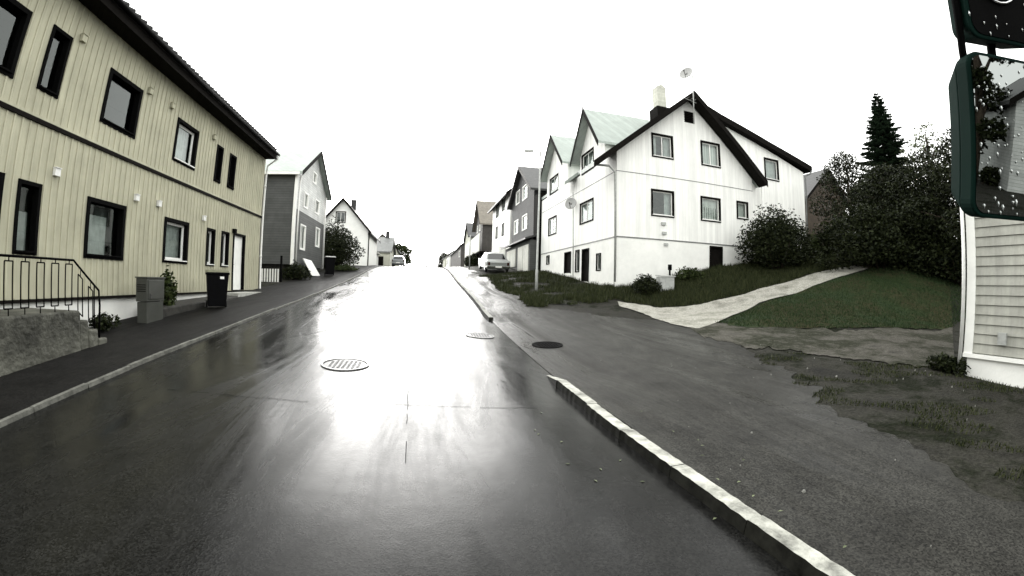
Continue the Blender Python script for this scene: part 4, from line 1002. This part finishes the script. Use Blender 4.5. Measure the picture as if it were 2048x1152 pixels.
bush('large_shrub', 'large dark shrub covering the right end of the big white house', 16.9, 15.7, 2.55, 1.9, 3.35, M['leaf'], 20000, .13, seed=12, lumps=17)
bush('low_shrub', 'low dark rounded shrub at the near corner of the big white house', 9.25, 15.9, .85, .8, .95, M['leaf'], 3500, .09, seed=13)
bush('weed_clump', 'green weed clump against the white foundation under the ground-floor windows', 12.0, 16.6, 1.0, .7, .7, M['leaf2'], 1800, .1, seed=14, cat='plant')
bush('garden_shrub', 'small shrub at the far right corner of the big white house', 20.9, 16.6, .9, .8, 1.5, M['leaf2'], 2500, .12, seed=15)

# ------------------------------------------------------------------ row of houses going up the right side
XS = 8.5
FSr = Face((XS, 0, 0), (0, 1, 0), (-1, 0, 0))
def rq(X, *qs): return Face((X, 0, 0), (0, 1, 0), (-1, 0, 0)).quad_px(qs)
def z4(x, y): return (850 + x / 3.29, 270 + y / 3.29)
wn = [rq(XS, z4(600,375), z4(625,362), z4(600,460), z4(625,450)), rq(XS, z4(643,335), z4(675,325), z4(643,430), z4(675,415)), rq(XS, z4(588,565), z4(614,558), z4(588,655), z4(614,648)), rq(XS, z4(640,530), z4(673,520), z4(640,630), z4(673,618))]
r2 = house('charcoal_house', 'dark charcoal gabled house with bright windows between two white houses', 8.5, 15, 32.2, 40.8, 1.3, 7.9, 10.7, 'x', 'charc', 'tile', [('-x',) + w for w in wn], over=.4, verge='brownd', win_case='white')
mb = MB(); mb.box(8.52, 15, 30.75, 32.15, 1.2, 7.2); mb.build('side_bay', M['dark'], r2)
gr = thing('street_garage', 'low garage with pale double doors and a lean-to roof under the charcoal house', 'garage', (8, 36, 1.2))
mb = MB(); mb.box(7.95, 8.48, 31.0, 40.6, .8, 3.55); mb.build('wall', M['grey'], gr)
mb = MB(); mb.hexa([(7.5, 30.8, 3.56), (8.48, 30.8, 3.86), (8.48, 40.9, 3.86), (7.5, 40.9, 3.56)], [(7.5, 30.8, 3.7), (8.48, 30.8, 4.0), (8.48, 40.9, 4.0), (7.5, 40.9, 3.7)]); mb.build('roof', M['tile'], gr)
for a, b in ((31.4, 33.0), (33.15, 35.0), (35.9, 39.9)):
    zz = g(7.9, (a + b) / 2); mb = MB(); mb.box(7.90, 7.945, a, b, zz + .05, 3.25)
    for k in range(int((b - a) / .3)): mb.box(7.89, 7.9, a + .05 + k * .3, a + .08 + k * .3, zz + .05, 3.2)
    mb.build('garage_door', M['whitebw'], gr)

wn = [rq(XS, z4(470,465), z4(487,455), z4(470,545), z4(487,535)), rq(XS, z4(508,415), z4(528,400), z4(508,500), z4(528,490)), rq(XS, z4(466,608), z4(478,603), z4(466,683), z4(478,678)), rq(XS, z4(506,585), z4(521,580), z4(506,665), z4(521,660))]
r3 = house('white_eaves_house', 'tall white house with deep dark eaves, behind the silver car', 8.5, 16, 41.6, 52.6, 1.8, 9.7, 12.6, 'y', 'white', 'tile', [('-x',) + w for w in wn], over=.6, win_case='dark')
mb = MB(); mb.box(7.8, 8.45, 43.5, 48.5, 1.4, 4.1); mb.build('porch', M['whiteb'], r3)
r4 = house('brown_roof_house', 'grey-brown house with a steep brown tiled roof and gable to the street', 8.3, 16, 60.5, 69.0, 2.7, 9.2, 13.0, 'x', 'brownd', 'tilebr', [('-x', 62.5, 63.8, 8.2, 9.4), ('-x', 65.6, 66.8, 8.2, 9.4)], over=.5)
r5 = house('far_grey_roof_house', 'pale house with a dark grey roof beyond the brown-roofed house', 7.8, 14, 72.5, 81, 3.0, 8.4, 11.2, 'x', 'cream', 'tile', [('-x', 74.5, 75.8, 6.5, 7.8)], over=.35)
bl = thing('boarded_balcony', 'white boarded balcony front on dark posts beside the brown-roofed house', 'balcony', (6.8, 62, 2.8))
a = PX((959, 470), 7.0); b = PX((927, 502), 7.0)
mb = MB(); y0_, y1_ = 53.5, 72.0
mb.box(6.95, 7.05, y0_, y1_, 4.35, 6.7); mb.build('front_boards', M['whitebw'], bl)
mb = MB(); mb.box(7.06, 8.25, y0_, y1_, 4.2, 4.35); mb.build('deck', M['dark'], bl)
for yy in (54, 59, 64.5, 71.5):
    mb = MB(); mb.box(7.08, 7.22, yy, yy + .14, 2.2, 4.19); mb.build('post', M['dark'], bl)
for i, (yy, w_) in enumerate(((56.5, 2.2), (63, 2.6))):
    bush('roadside_hedge', ['dark hedge just past the silver car below the white balcony', 'dark hedge further up the hill below the white balcony'][i], 6.7, yy, .9, w_, 1.9, M['leaf'], 3500, .18, seed=30 + i, group='hedges below the balcony')
r6 = house('long_dark_house', 'long low dark house far up the right side of the street', 8.0, 15, 92, 128, 3.6, 8.6, 11.0, 'y', 'brownd', 'tile', [('-x', 94, 97, 6.2, 7.6)], over=.4, chim=(10, 100, 10.5))
r7 = house('far_white_cottage', 'small white cottage at the far top of the street on the right', 7.8, 14, 134, 147, 5.0, 9.2, 11.6, 'y', 'white', 'tile', [('-x', 137, 139, 6.6, 8), ('-x', 142, 144, 6.6, 8)], over=.4, win_case='dark')
r8 = house('far_pale_house', 'pale house with a dark roof just before the small white cottage', 7.6, 14, 153, 170, 5.5, 9.8, 12.3, 'y', 'cream', 'tilegr', [('-x', 156, 158, 7, 8.4)], over=.4)
tree('skyline_tree', 'small dark tree beyond the last houses on the right of the crest', 'tree', 8.6, 178, 7.2, 3.2, M['leaf'], 3500, .5, seed=41)
bush('skyline_bushes', 'low dark bushes along the crest of the street', 8.0, 183, 3.5, 2, 2.6, M['leaf'], 2500, .4, seed=42)
bush('skyline_scrub', 'thin low scrub on the skyline in the middle of the crest', 1.5, 185, 6.0, 2, 2.0, M['leaf2'], 2500, .4, seed=43)

# ------------------------------------------------------------------ lamp and pole
gz = g(6, 21.8); lp = thing('street_lamp', 'tall grey street lamp standing in the grass before the white house', 'street lamp', (6, 21.8, gz))
top = PY((1081, 303), 21.8); arm = PY((1060, 301), 21.8)
mb = MB(); mb.tube([(6, 21.8, gz - .3), (6, 21.8, gz + 1.2), (6, 21.8, gz + 1.25), (top[0], 21.8, top[2])], [.085, .08, .06, .045], 10); mb.build('pole', M['zinc'], lp)
mb = MB(); mb.tube([(top[0], 21.8, top[2] - .3), (top[0] - .05, 21.8, top[2] + .02), (arm[0], 21.8, arm[2])], .045, 8); mb.build('arm', M['zinc'], lp)
mb = MB(); mb.hexa([(arm[0] - .35, 21.7, arm[2] - .06), (arm[0] + .2, 21.7, arm[2] - .06), (arm[0] + .2, 21.9, arm[2] - .06), (arm[0] - .35, 21.9, arm[2] - .06)], [(arm[0] - .3, 21.73, arm[2] + .05), (arm[0] + .15, 21.73, arm[2] + .08), (arm[0] + .15, 21.87, arm[2] + .08), (arm[0] - .3, 21.87, arm[2] + .05)]); ld = mb.build('lamp_head', M['zinc'], lp, bevel=.01)
mb = MB(); mb.box(arm[0] - .3, arm[0] + .1, 21.72, 21.88, arm[2] - .1, arm[2] - .062); mb.build('lens', M['lens'], ld)
mb = MB(); gz = g(4.5, 41.5); mb.tube([(4.5, 41.5, gz - .2), (4.5, 41.5, 4.9)], .05, 8); mb.tube([(4.5, 41.5, 4.9), (4.5, 41.5, 4.95)], [.05, .02], 8)
tag(mb.build('thin_pole', M['zinc']), 'thin grey pole on the footway before the white balcony', 'pole')

# ------------------------------------------------------------------ cars
def car(name, label, x, y, zb, pitch, L_, W_, prof, belt, body, glassz, details):
    """prof: list of (s, z_low, z_high, half width at belt, half width at top) along the length from tail (s=0)"""
    t = thing(name, label, 'car', (x, y, zb))
    cp, sp = math.cos(pitch), math.sin(pitch)
    def T(p): return np.array([x + p[0], y + p[1] * cp - p[2] * sp, zb + p[1] * sp + p[2] * cp])
    mb = MB(); vs = []; n = 9
    for (s_, zl_, zh_, wb, wt) in prof:
        hb = min(belt, zh_)
        ring = [(-wb*.9, zl_), (-wb, zl_ + .12), (-wb, hb - .06), (-wb*.96 if zh_ <= belt + .01 else -wb * .97, hb), (-wt, zh_), (wt, zh_), (wb*.97, hb), (wb, hb - .06), (wb, zl_ + .12), (wb*.9, zl_)]
        n = len(ring); vs += [(a, s_, b) for a, b in ring]
    m_ = len(prof); fs = [(i*n + k, i*n + k + 1, (i+1)*n + k + 1, (i+1)*n + k) for i in range(m_ - 1) for k in range(n - 1)] + [(i*n + n - 1, i*n, (i+1)*n, (i+1)*n + n - 1) for i in range(m_ - 1)]
    fs += [tuple(range(n))[::-1], tuple(range((m_-1)*n, m_*n))]
    mb.add(vs, fs); mb.xf(T); mb.build('body', M[body], t, bevel=.03)
    for nm, material, boxes in details:
        mb = MB()
        for b in boxes:
            if len(b) == 6: mb.box(*b)
            else: mb.hexa(b[0], b[1])
        mb.xf(T); mb.build(nm, M[material], t, bevel=.008)
    for sy in (L_ * .19, L_ * .8):
        for sx in (-1, 1):
            mb = MB(); mb.tube([(sx * (W_/2 - .22), sy, .32), (sx * (W_/2 - .01), sy, .32)], .32, 20); mb.xf(T); w = mb.build('wheel', M['rubber'], t)
            mb = MB(); mb.tube([(sx * (W_/2 - .02), sy, .32), (sx * (W_/2 + .005), sy, .32)], .19, 16); mb.xf(T); mb.build('rim', M['chrome'], w)
    return t
def qd(p, q, r_, s_, t_): return ([p, q, r_, s_], [(a[0], a[1] + t_[1], a[2] + t_[2]) for a in (p, q, r_, s_)])
prof = [(0, .42, .86, .93, .86), (.12, .3, .97, .96, .88), (.95, .25, 1.02, .98, .9), (1.75, .22, 1.52, .98, .7), (2.1, .22, 1.58, .98, .7), (3.1, .22, 1.57, .98, .68), (3.9, .22, 1.02, .98, .86), (5.2, .28, .95, .96, .85), (5.45, .4, .78, .9, .8)]
zc = g(5.9, 33.2) + .01
car('classic_saloon', 'silver classic saloon car seen from behind, parked on the right footway', 5.9, 33.0, zc, math.atan2(g(5.9, 38) - g(5.9, 33.2), 4.8), 5.45, 1.96, prof, 1.0, 'carbody', 0,
    [('rear_window', 'carglass', [([(-.74, 1.02, 1.05), (.74, 1.02, 1.05), (.62, 1.68, 1.48), (-.62, 1.68, 1.48)], [(-.74, 1.0, 1.08), (.74, 1.0, 1.08), (.62, 1.66, 1.51), (-.62, 1.66, 1.51)])]),
     ('side_window', 'carglass', [([(-.955, 1.6, 1.03), (-.955, 3.4, 1.03), (-.94, 3.4, 1.03), (-.94, 1.6, 1.03)], [(-.72, 1.85, 1.42), (-.72, 3.15, 1.42), (-.70, 3.15, 1.42), (-.70, 1.85, 1.42)])]),
     ('bumper', 'chrome', [(-.95, .95, -.1, .04, .44, .56)]),
     ('tail_light', 'tail', [(-.86, -.68, -.02, .05, .6, .86)]), ('tail_light', 'tail', [(.68, .86, -.02, .05, .6, .86)]),
     ('trim_strip', 'chrome', [(-.66, .66, -.015, .02, .78, .82)]), ('license_plate', 'white', [(-.26, .26, -.12, -.1, .42, .54)])])
prof2 = [(0, .4, .9, .8, .76), (.08, .28, 1.0, .84, .78), (.35, .24, 1.38, .84, .6), (.8, .22, 1.46, .85, .62), (2.4, .22, 1.44, .85, .62), (3.1, .22, 1.0, .85, .76), (4.0, .3, .85, .8, .7), (4.15, .4, .7, .75, .65)]
zc = float(zl(56)) - .1
car('grey_hatchback', 'small grey hatchback seen from behind at the crest on the left side', -3.4, 55.6, zc + .02, .035, 4.15, 1.7, prof2, .95, 'cargrey', 0,
    [('rear_window', 'carglass', [([(-.62, .07, 1.0), (.62, .07, 1.0), (.5, .3, 1.34), (-.5, .3, 1.34)], [(-.62, .05, 1.02), (.62, .05, 1.02), (.5, .28, 1.36), (-.5, .28, 1.36)])]),
     ('bumper', 'carbody', [(-.8, .8, -.06, .02, .5, .62)]), ('tail_light', 'tail', [(-.8, -.66, -.02, .05, .72, .95)]), ('tail_light', 'tail', [(.66, .8, -.02, .05, .72, .95)]), ('license_plate', 'white', [(-.25, .25, -.08, -.06, .5, .6)])])

# ------------------------------------------------------------------ manhole covers
def manhole(x, y, r, label, zf, tilt=True):
    z = zf(x, y); t = thing('manhole_cover', label, 'manhole cover', (x, y, z))
    mb = MB(); n = 40
    for rr0, rr1, h in ((r * .9, r, .02),):
        vs = []; 
        for k in range(n):
            c, s_ = math.cos(2*math.pi*k/n), math.sin(2*math.pi*k/n)
            for rr in (rr0, rr1):
                px_, py_ = x + rr*c, y + rr*s_; vs.append((px_, py_, zf(px_, py_) + h)); vs.append((px_, py_, zf(px_, py_) - .05))
        for k in range(n):
            a = 4*k; b = 4*((k+1) % n); mb.add([vs[a], vs[a+2], vs[b+2], vs[b]], [(0,1,2,3)]); mb.add([vs[a+2], vs[a+3], vs[b+3], vs[b+2]], [(0,1,2,3)]); mb.add([vs[a], vs[a+1], vs[b+1], vs[b]], [(0,1,2,3)])
    mb.build('frame_ring', M['zincd'] if x < 2.5 else M['tar'], t)
    mb = MB(); zc_ = z + .012
    gx = (zf(x + .2, y) - zf(x - .2, y)) / .4; gy = (zf(x, y + .2) - zf(x, y - .2)) / .4
    for k in range(n): pass
    ring = [(x + r*.86*math.cos(2*math.pi*k/n), y + r*.86*math.sin(2*math.pi*k/n), zc_ + gx*r*.86*math.cos(2*math.pi*k/n) + gy*r*.86*math.sin(2*math.pi*k/n)) for k in range(n)]
    mb.prism(ring, (0, 0, -.04))
    for i in range(-4, 5):
        for j in range(-4, 5):
            if i*i + j*j < 15:
                cx_, cy_ = x + i*r*.19, y + j*r*.19; zz = zc_ + gx*(cx_-x) + gy*(cy_-y); mb.box(cx_-r*.05, cx_+r*.05, cy_-r*.05, cy_+r*.05, zz - .003, zz + .008)
    mb.build('cover_plate', M['iron'] if x < 2.5 else M['tar'], t)
zrf = lambda a, b: float(zroad(a, b))
manhole(-1.33, 7.25, .42, 'large round iron manhole cover in the left half of the wet road', zrf)
manhole(1.5, 10.9, .38, 'faint round manhole cover at the right edge of the bright wet road', zrf)
manhole(3.0, 9.75, .38, 'round dark manhole cover in the asphalt apron right of the kerb gap', lambda a, b: g(a, b) + .012)

# ------------------------------------------------------------------ pale clapboard shed at the far right edge
sh = thing('clapboard_shed', 'pale clapboard shed with a white base board at the far right', 'shed', (10.5, 1, -1.45))
XH, YH = 8.8, 3.2
F = Face((XH, 0, 0), (0, 1, 0), (-1, 0, 0))
mb = MB(); bh = .165; v = -.93
while v < 2.3:                      # overlapping weatherboards with a real lap
    for (F_, a, b) in ((F, -3.0, YH - .13), (Face((0, YH, 0), (1, 0, 0), (0, 1, 0)), XH + .13, 13.5)):
        mb.hexa([F_.p(a, v, -.02), F_.p(b, v, -.02), F_.p(b, v, .028), F_.p(a, v, .028)], [F_.p(a, v + bh - .004, -.02), F_.p(b, v + bh - .004, -.02), F_.p(b, v + bh - .004, .004), F_.p(a, v + bh - .004, .004)])
    v += bh
mb.box(XH + .021, 13.5, -3, YH - .021, -1.2, 2.3)
mb.build('wall', M['whites'] if 'whites' in M else mat('weathered_cream_paint', (.40, .40, .355), .65, .2, streak=.3, noise=(1.5, .2), bump=(30, .2, .01)), sh)
mb = MB(); mb.box(XH - .035, XH + .13, YH - .13, YH + .035, -1.0, 2.3); mb.build('corner_board', M['white'], sh)
mb = MB(); mb.box(XH - .06, XH + .02, -3, YH + .04, -1.02, -.95); mb.build('base_board', M['white'], sh)
mb = MB(); mb.box(XH + .0, 13.4, -3, YH - .03, -1.9, -1.025); mb.build('foundation', M['founda'], sh)
mb = MB(); mb.tube([(XH - .06, YH + .09, 2.2), (XH - .06, YH + .09, -1.3)], .035, 8); mb.build('downpipe', M['metalw'], sh)
mb = MB(); mb.prism([(XH - .15, -3.2, 2.3), (XH - .15, -3.2, 2.4), (11.1, -3.2, 3.3), (13.7, -3.2, 2.4), (13.7, -3.2, 2.3)], (0, 6.5, 0)); mb.build('roof', M['tile'], sh)
mb = MB(); mb.box(XH - .1, XH - .03, YH - .75, YH - .6, -.75, -.55); mb.build('socket_box', M['zinc'], sh)
bush('shed_weeds', 'dark weeds growing against the corner of the clapboard shed', 8.75, 3.5, .35, .5, .35, M['leaf'], 1400, .08, seed=51, cat='plant')

# brown shed and the trees on the right
a = PY((1618, 500), 26); b = PY((1668, 500), 26); zb_ = g(31, 26)
bs = house('brown_shed', 'brown boarded shed with a dark roof between the white house and the trees', 31.6, 37.5, 25.5, 32, 3.2, 8.6, 11.3, 'y', 'brownw', 'tile', [], over=.4)
def pol(px, py, dist):
    d = ray(px, py); h = math.hypot(d[0], d[1]); return d[0] / h * dist, d[1] / h * dist, d[2] / h * dist
def topz(px, py, dist): return pol(px, py, dist)[2]
# spruce
def spruce(label, x, y, h, rad, seed, n_l=48):
    z = g(x, y) - .1; t = thing('spruce_tree', label, 'tree', (x, y, z)); rng = np.random.default_rng(seed)
    mb = MB(); mb.tube([(x, y, z), (x, y, z + h * .5), (x, y, z + h)], [h * .018, h * .01, .01], 8); mb.build('trunk', M['bark'], t)
    V = []
    for i in range(n_l):
        f = i / (n_l - 1); zz = z + h * (.06 + .93 * f); L0 = rad * (1 - f) ** .85 * rng.uniform(.85, 1.12) + .12
        nb = int(11 + 9 * (1 - f))
        for k in range(nb):
            a = rng.uniform(0, 6.283); Lb = L0 * rng.uniform(.65, 1.12); dr_ = np.array([math.cos(a), math.sin(a), 0.]); pr = np.array([-dr_[1], dr_[0], 0.])
            m_ = max(3, int(Lb / .085))
            for j in range(m_):
                q = (j + 1) / m_; P = np.array([x, y, zz]) + dr_ * Lb * q + np.array([0, 0, -.32 * Lb * q + .2 * Lb * q * q])
                for sgn in (-1, 1):
                    ln = .30 * (1.15 - q) * min(1, Lb) + .1; tip = P + pr * sgn * ln + dr_ * ln * .5 + np.array([0, 0, -ln * rng.uniform(.1, .7)])
                    wv = dr_ * .05 + np.array([0, 0, .05])
                    V += [P - wv, P + wv, tip + wv * .3, tip - wv * .3]
    V = np.array(V) - np.array([x, y, z]); quads('crown', V, len(V) // 4, M['needle'], t); return t
x, y, _ = pol(1768, 300, 36); h_ = topz(1765, 180, 36) - g(x, y)
spruce('tall dark pointed spruce rising above the broadleaf trees on the right', x, y, h_, 3.9, 3)
specs = [('dense_tree', 'dark broadleaf tree next to the brown shed on the right', 1692, 31, 305, 2.9, 'leaf', 15000),
         ('dense_tree', 'dark broadleaf tree under the tall spruce', 1760, 27, 335, 2.8, 'leaf', 15000),
         ('dense_tree', 'dark dense tree right of the spruce beside the mirror', 1835, 25, 310, 2.8, 'leaf', 15000),
         ('dense_tree', 'tall dark tree behind the truck mirror at the right', 1905, 22, 262, 2.6, 'leaf', 14000),
         ('dense_tree', 'low dark tree in front of the brown shed trees', 1735, 22, 420, 2.3, 'leaf', 12000),
         ('dense_tree', 'dark low tree behind the lawn near the shed', 1850, 23.5, 400, 2.4, 'leaf', 13000)]
for i, (nm, lb, px, dist, py, rad, mt, n) in enumerate(specs):
    x, y, zt = pol(px, py, dist); zb_ = g(x, y); tree(nm, lb, 'tree', x, y, (zt - zb_) * 1.03, rad, M[mt], n, .15, trunk_h=.10, group='broadleaf trees on the right', seed=60 + i)
x, y, zt = pol(1845, 225, 34); tree('pale_tree', 'thin pale-leaved tree showing against the sky left of the mirror', 'tree', x, y, zt - g(x, y), 2.4, M['leaf3'], 1800, .22, trunk_h=.35, seed=71)
for i, (px, dist, w_) in enumerate(((1668, 27, 1.8), (1760, 22, 2.2), (1850, 23, 2.0), (1915, 22.5, 2.0))):
    x, y, _ = pol(px, 500, dist)
    bush('undergrowth_bush', ['dark bush at the foot of the brown shed', 'dark bush at the top end of the gravel path', 'dark bush behind the lawn under the trees', 'dark bush at the lawn end close to the clapboard shed'][i], x, y, w_, w_ * .8, 2.2, M['leaf'], 5000, .16, seed=80 + i, group='bushes under the trees')

# ------------------------------------------------------------------ grasses (uncountable)
def grass(name, label, pts, hmin, hmax, material, seed, w=.012):
    rng = np.random.default_rng(seed); n = len(pts); z = G(pts[:, 0], pts[:, 1]) + .015
    P = np.column_stack([pts, z]); a = rng.uniform(0, 6.283, n); h = rng.uniform(hmin, hmax, n); ln = rng.uniform(.1, .6, n) * h
    side = np.column_stack([np.cos(a), np.sin(a), np.zeros(n)]) * w; b = rng.uniform(0, 6.283, n)
    tip = P + np.column_stack([np.cos(b) * ln, np.sin(b) * ln, h])
    V = np.stack([P - side, P + side, tip], 1).reshape(-1, 3)
    o = quads(name, V, n, material, None, 3); o['kind'] = 'stuff'; o['label'] = label; o['category'] = 'grass'; return o
def pick(n, x0, x1, y0, y1, ok, seed):
    rng = np.random.default_rng(seed); x = rng.uniform(x0, x1, n); y = rng.uniform(y0, y1, n); m_ = ok(x, y); return np.column_stack([x[m_], y[m_]])
patchy = lambda x, y: (np.sin(x * 1.9 + 1.1 * np.sin(y * 1.3)) + np.sin(y * 2.3 + .8 * np.sin(x * 2.9)) + .8 * np.sin(x * 5.3 + y * 4.1))
edgeL = lambda y: np.array([apron_edge(v) for v in y])
def ed(P): P = P[np.argsort(P[:, 0])]; return lambda x: np.interp(x, P[:, 0], P[:, 1])
lane_hi = ed(WA); lane_lo = ed(LA)
path_lo = ed(WB); path_hi = ed(PB)
p1 = pick(90000, 8.2, 24, 4.0, 13.5, lambda x, y: (x > WA[0][0]) & (y > lane_hi(x) + .05) & (y < path_lo(x) - .02), 1)
grass('lawn_grass', 'mown green lawn between the lane and the gravel path', p1, .04, .10, M['blade2'], 1, .012)
p2 = np.vstack([pick(90000, 3.9, 22, 12, 18.2, lambda x, y: (x > edgeL(y) + .05) & (y > path_hi(x) + .05) & ((y < 17.6) | (x < 8.6)) & ((patchy(x, y) > -.9) | (x > 8)), 2), pick(26000, 4.0, 8.6, 17.5, 31, lambda x, y: (x > edgeL(y) + .03) & (patchy(x, y) > -.5), 3)])
grass('bank_grass', 'rough grass on the bank in front of the big white house', p2, .06, .26, M['blade'], 2, .013)
p3 = pick(60000, 3.9, 14, -1, 6.6, lambda x, y: (x > edgeL(y) + .08 * np.sin(y * 9)) & (y < lane_lo(x) + .1) & (patchy(x * 1.3, y * 1.4) > .45) & ~((x > 8.7) & (y < 3.3)), 4)
grass('verge_grass', 'sparse trampled grass on the muddy verge at the lower right', p3, .015, .06, M['blade'], 3, .009)
p4 = pick(26000, 14, 34, 8, 26, lambda x, y: (y > path_hi(x) + .1) & ~((x < 22.1) & (y > 17.4)), 6)
grass('rough_grass', 'rough grass on the slope under the trees', p4, .1, .35, M['blade'], 5, .02)
# loose stones on the verge and gutter
rng = np.random.default_rng(9); mb = MB()
for _ in range(60):
    x = rng.uniform(2.5, 9); y = rng.uniform(1, 10); r_ = .006 + .016 * rng.random() ** 3
    if x > 8.5 and y < 3.4: continue
    z = g(x, y) + .018; mb.hexa([(x-r_, y-r_, z-.02), (x+r_, y-r_*.8, z-.02), (x+r_*.9, y+r_, z-.02), (x-r_*.8, y+r_, z-.02)], [(x-r_*.5, y-r_*.6, z+r_*.7), (x+r_*.6, y-r_*.4, z+r_*.8), (x+r_*.5, y+r_*.5, z+r_*.7), (x-r_*.4, y+r_*.5, z+r_*.6)])
o = mb.build('gravel_stones', M['kerbw'], fixn=False); o['kind'] = 'stuff'; o['label'] = 'loose pale stones scattered over the verge and apron'; o['category'] = 'stones'
rng = np.random.default_rng(11); mb = MB()
for _ in range(26):
    x = rng.uniform(1.2, 3.0); y = rng.uniform(1.2, 5); z = (float(zroad(x, y)) if x < KR - .05 else float(zr(y)) + .04) + .004; a = rng.uniform(0, 3.14); c, s_ = math.cos(a) * .025, math.sin(a) * .025
    mb.add([(x-c, y-s_, z), (x+s_*.4, y-c*.4, z+.004), (x+c, y+s_, z), (x-s_*.4, y+c*.4, z+.006)], [(0,1,2,3)])
o = mb.build('fallen_leaves', M['leaf3'], fixn=False); o['kind'] = 'stuff'; o['label'] = 'tiny pale leaves lying by the near kerb stones'; o['category'] = 'leaves'

# ------------------------------------------------------------------ truck side mirror (upper right)
D = 1.45
mc = pol(2010, 270, D); mn = np.array([-.71, -1.22, -.27]); mn /= np.linalg.norm(mn)
mu_ = np.cross((0, 0, 1), mn); mu_ /= np.linalg.norm(mu_); mw_ = np.cross(mn, mu_); mc = np.array(mc)
if mu_ @ np.array([1, 0, 0]) < 0: mu_ = -mu_
def rr_prism(mb, c, hw, hh, r, d0, d1, n=6, taper=1.0):
    pts = []
    for (sx, sy, a0) in ((1, 1, 0), (-1, 1, 90), (-1, -1, 180), (1, -1, 270)):
        for k in range(n + 1):
            a = R(a0 + 90 * k / n); pts.append((sx * (hw - r) + r * math.cos(a), sy * (hh - r) + r * math.sin(a)))
    f = [c + mu_ * p[0] + mw_ * p[1] + mn * d0 for p in pts]; b = [c + mu_ * p[0] * taper + mw_ * p[1] * taper + mn * d1 for p in pts]
    N_ = len(pts); mb.add(f + b, [tuple(range(N_)), tuple(range(N_, 2 * N_))[::-1]] + [(i, (i + 1) % N_, N_ + (i + 1) % N_, N_ + i) for i in range(N_)])
sm = thing('side_mirror', 'dark green truck side mirror with a smaller mirror above, wet with rain', 'mirror', tuple(mc))
def lp_(px, py, dist=D): return np.array(pol(px, py, dist))
def on_plane(px, py, c, n):
    d = ray(px, py); return d * ((c @ n) / (d @ n))
A_ = on_plane(1938, 120, mc, mn); B_ = on_plane(1938, 418, mc, mn)
left_u = (A_ - mc) @ mu_; top_v = (on_plane(1990, 118, mc, mn) - mc) @ mw_; bot_v = (on_plane(1990, 428, mc, mn) - mc) @ mw_
hh = (top_v - bot_v) / 2; cc = mc + mw_ * (top_v + bot_v) / 2; hw = .125; cc = cc + mu_ * (left_u + hw)
mb = MB(); rr_prism(mb, cc, hw + .012, hh + .012, .045, .004, -.05, taper=1.0); rr_prism(mb, cc, hw + .012, hh + .012, .045, -.0502, -.13, taper=.8)
mb.build('housing', M['housing'], sm, bevel=.006)
mb = MB(); rr_prism(mb, cc, hw, hh, .035, .0045, .007); mb.build('main_glass', M['mirror'], sm)
top2 = (on_plane(1990, 84, mc, mn) - mc) @ mw_
c2 = cc + mw_ * (((top2 + .16) - (cc - mc) @ mw_)) + mu_ * .012
mb = MB(); rr_prism(mb, c2, .125, .16, .04, .004, -.1, taper=.85); mb.build('upper_housing', M['housing'], sm, bevel=.006)
mb = MB()
seg = 24; rim = [c2 + mu_ * (.085 * math.cos(2*math.pi*k/seg)) + mw_ * (.055 + .1 * math.sin(2*math.pi*k/seg)) + mn * .012 for k in range(seg + 1)]
mb.tube(rim, .004, 6); mb.build('glass_rim', M['chrome'], sm)
mb = MB(); rr_prism(mb, c2, .112, .147, .035, .0045, .007); mb.build('upper_glass', M['black'], sm)
e0 = cc - mu_ * (hw + .02) - mn * .02
mb = MB(); mb.tube([c2 - mu_ * .13 + mw_ * .3 - mn * .03, c2 - mu_ * .13 - mn * .03, cc - mu_ * .12 + mw_ * (hh + .02) - mn * .03, cc - mu_ * .1 + mw_ * (hh - .03) - mn * .05], .012, 8)
mb.tube([c2 - mn * .05, cc - mn * .05], .014, 8)
mb.tube([cc + mw_ * .1 - mn * .06, cc + mu_ * .35 - mn * .02 + mw_ * .1, cc + mu_ * .7 - mn * .3], .014, 8); mb.build('arm', M['black'], sm)
rng = np.random.default_rng(17); mb = MB()
for _ in range(110):
    which = rng.random() < .72; c_ = cc if which else c2; a = rng.uniform(-.12, .12); b = rng.uniform(-hh, hh) if which else rng.uniform(-.15, .15)
    r_ = rng.uniform(.0012, .0032); p = c_ + mu_ * a + mw_ * b + mn * .008; st = rng.uniform(1, 3.2)
    mb.tube([p + mw_ * r_ * st, p + mw_ * r_ * .6 + mn * r_ * .5, p - mw_ * r_ * st + mu_ * r_ * .6], [r_ * .35, r_, r_ * .3], 6)
o = mb.build('raindrops', M['drop'], sm); o['kind'] = 'stuff'

# things behind the camera that the mirror shows
tree('dense_tree', 'tall dark tree behind the truck, seen only in its mirror', 'tree', 5.3, -24, 11, 1.9, M['leaf'], 7000, .25, trunk_h=.04, seed=91, group='broadleaf trees on the right')
house('roadside_house', 'grey house behind the truck, seen only in its mirror', 6.7, 13, -34, -22, -1.5, 2.4, 4.6, 'y', 'greyw', 'tile', [], over=.4)
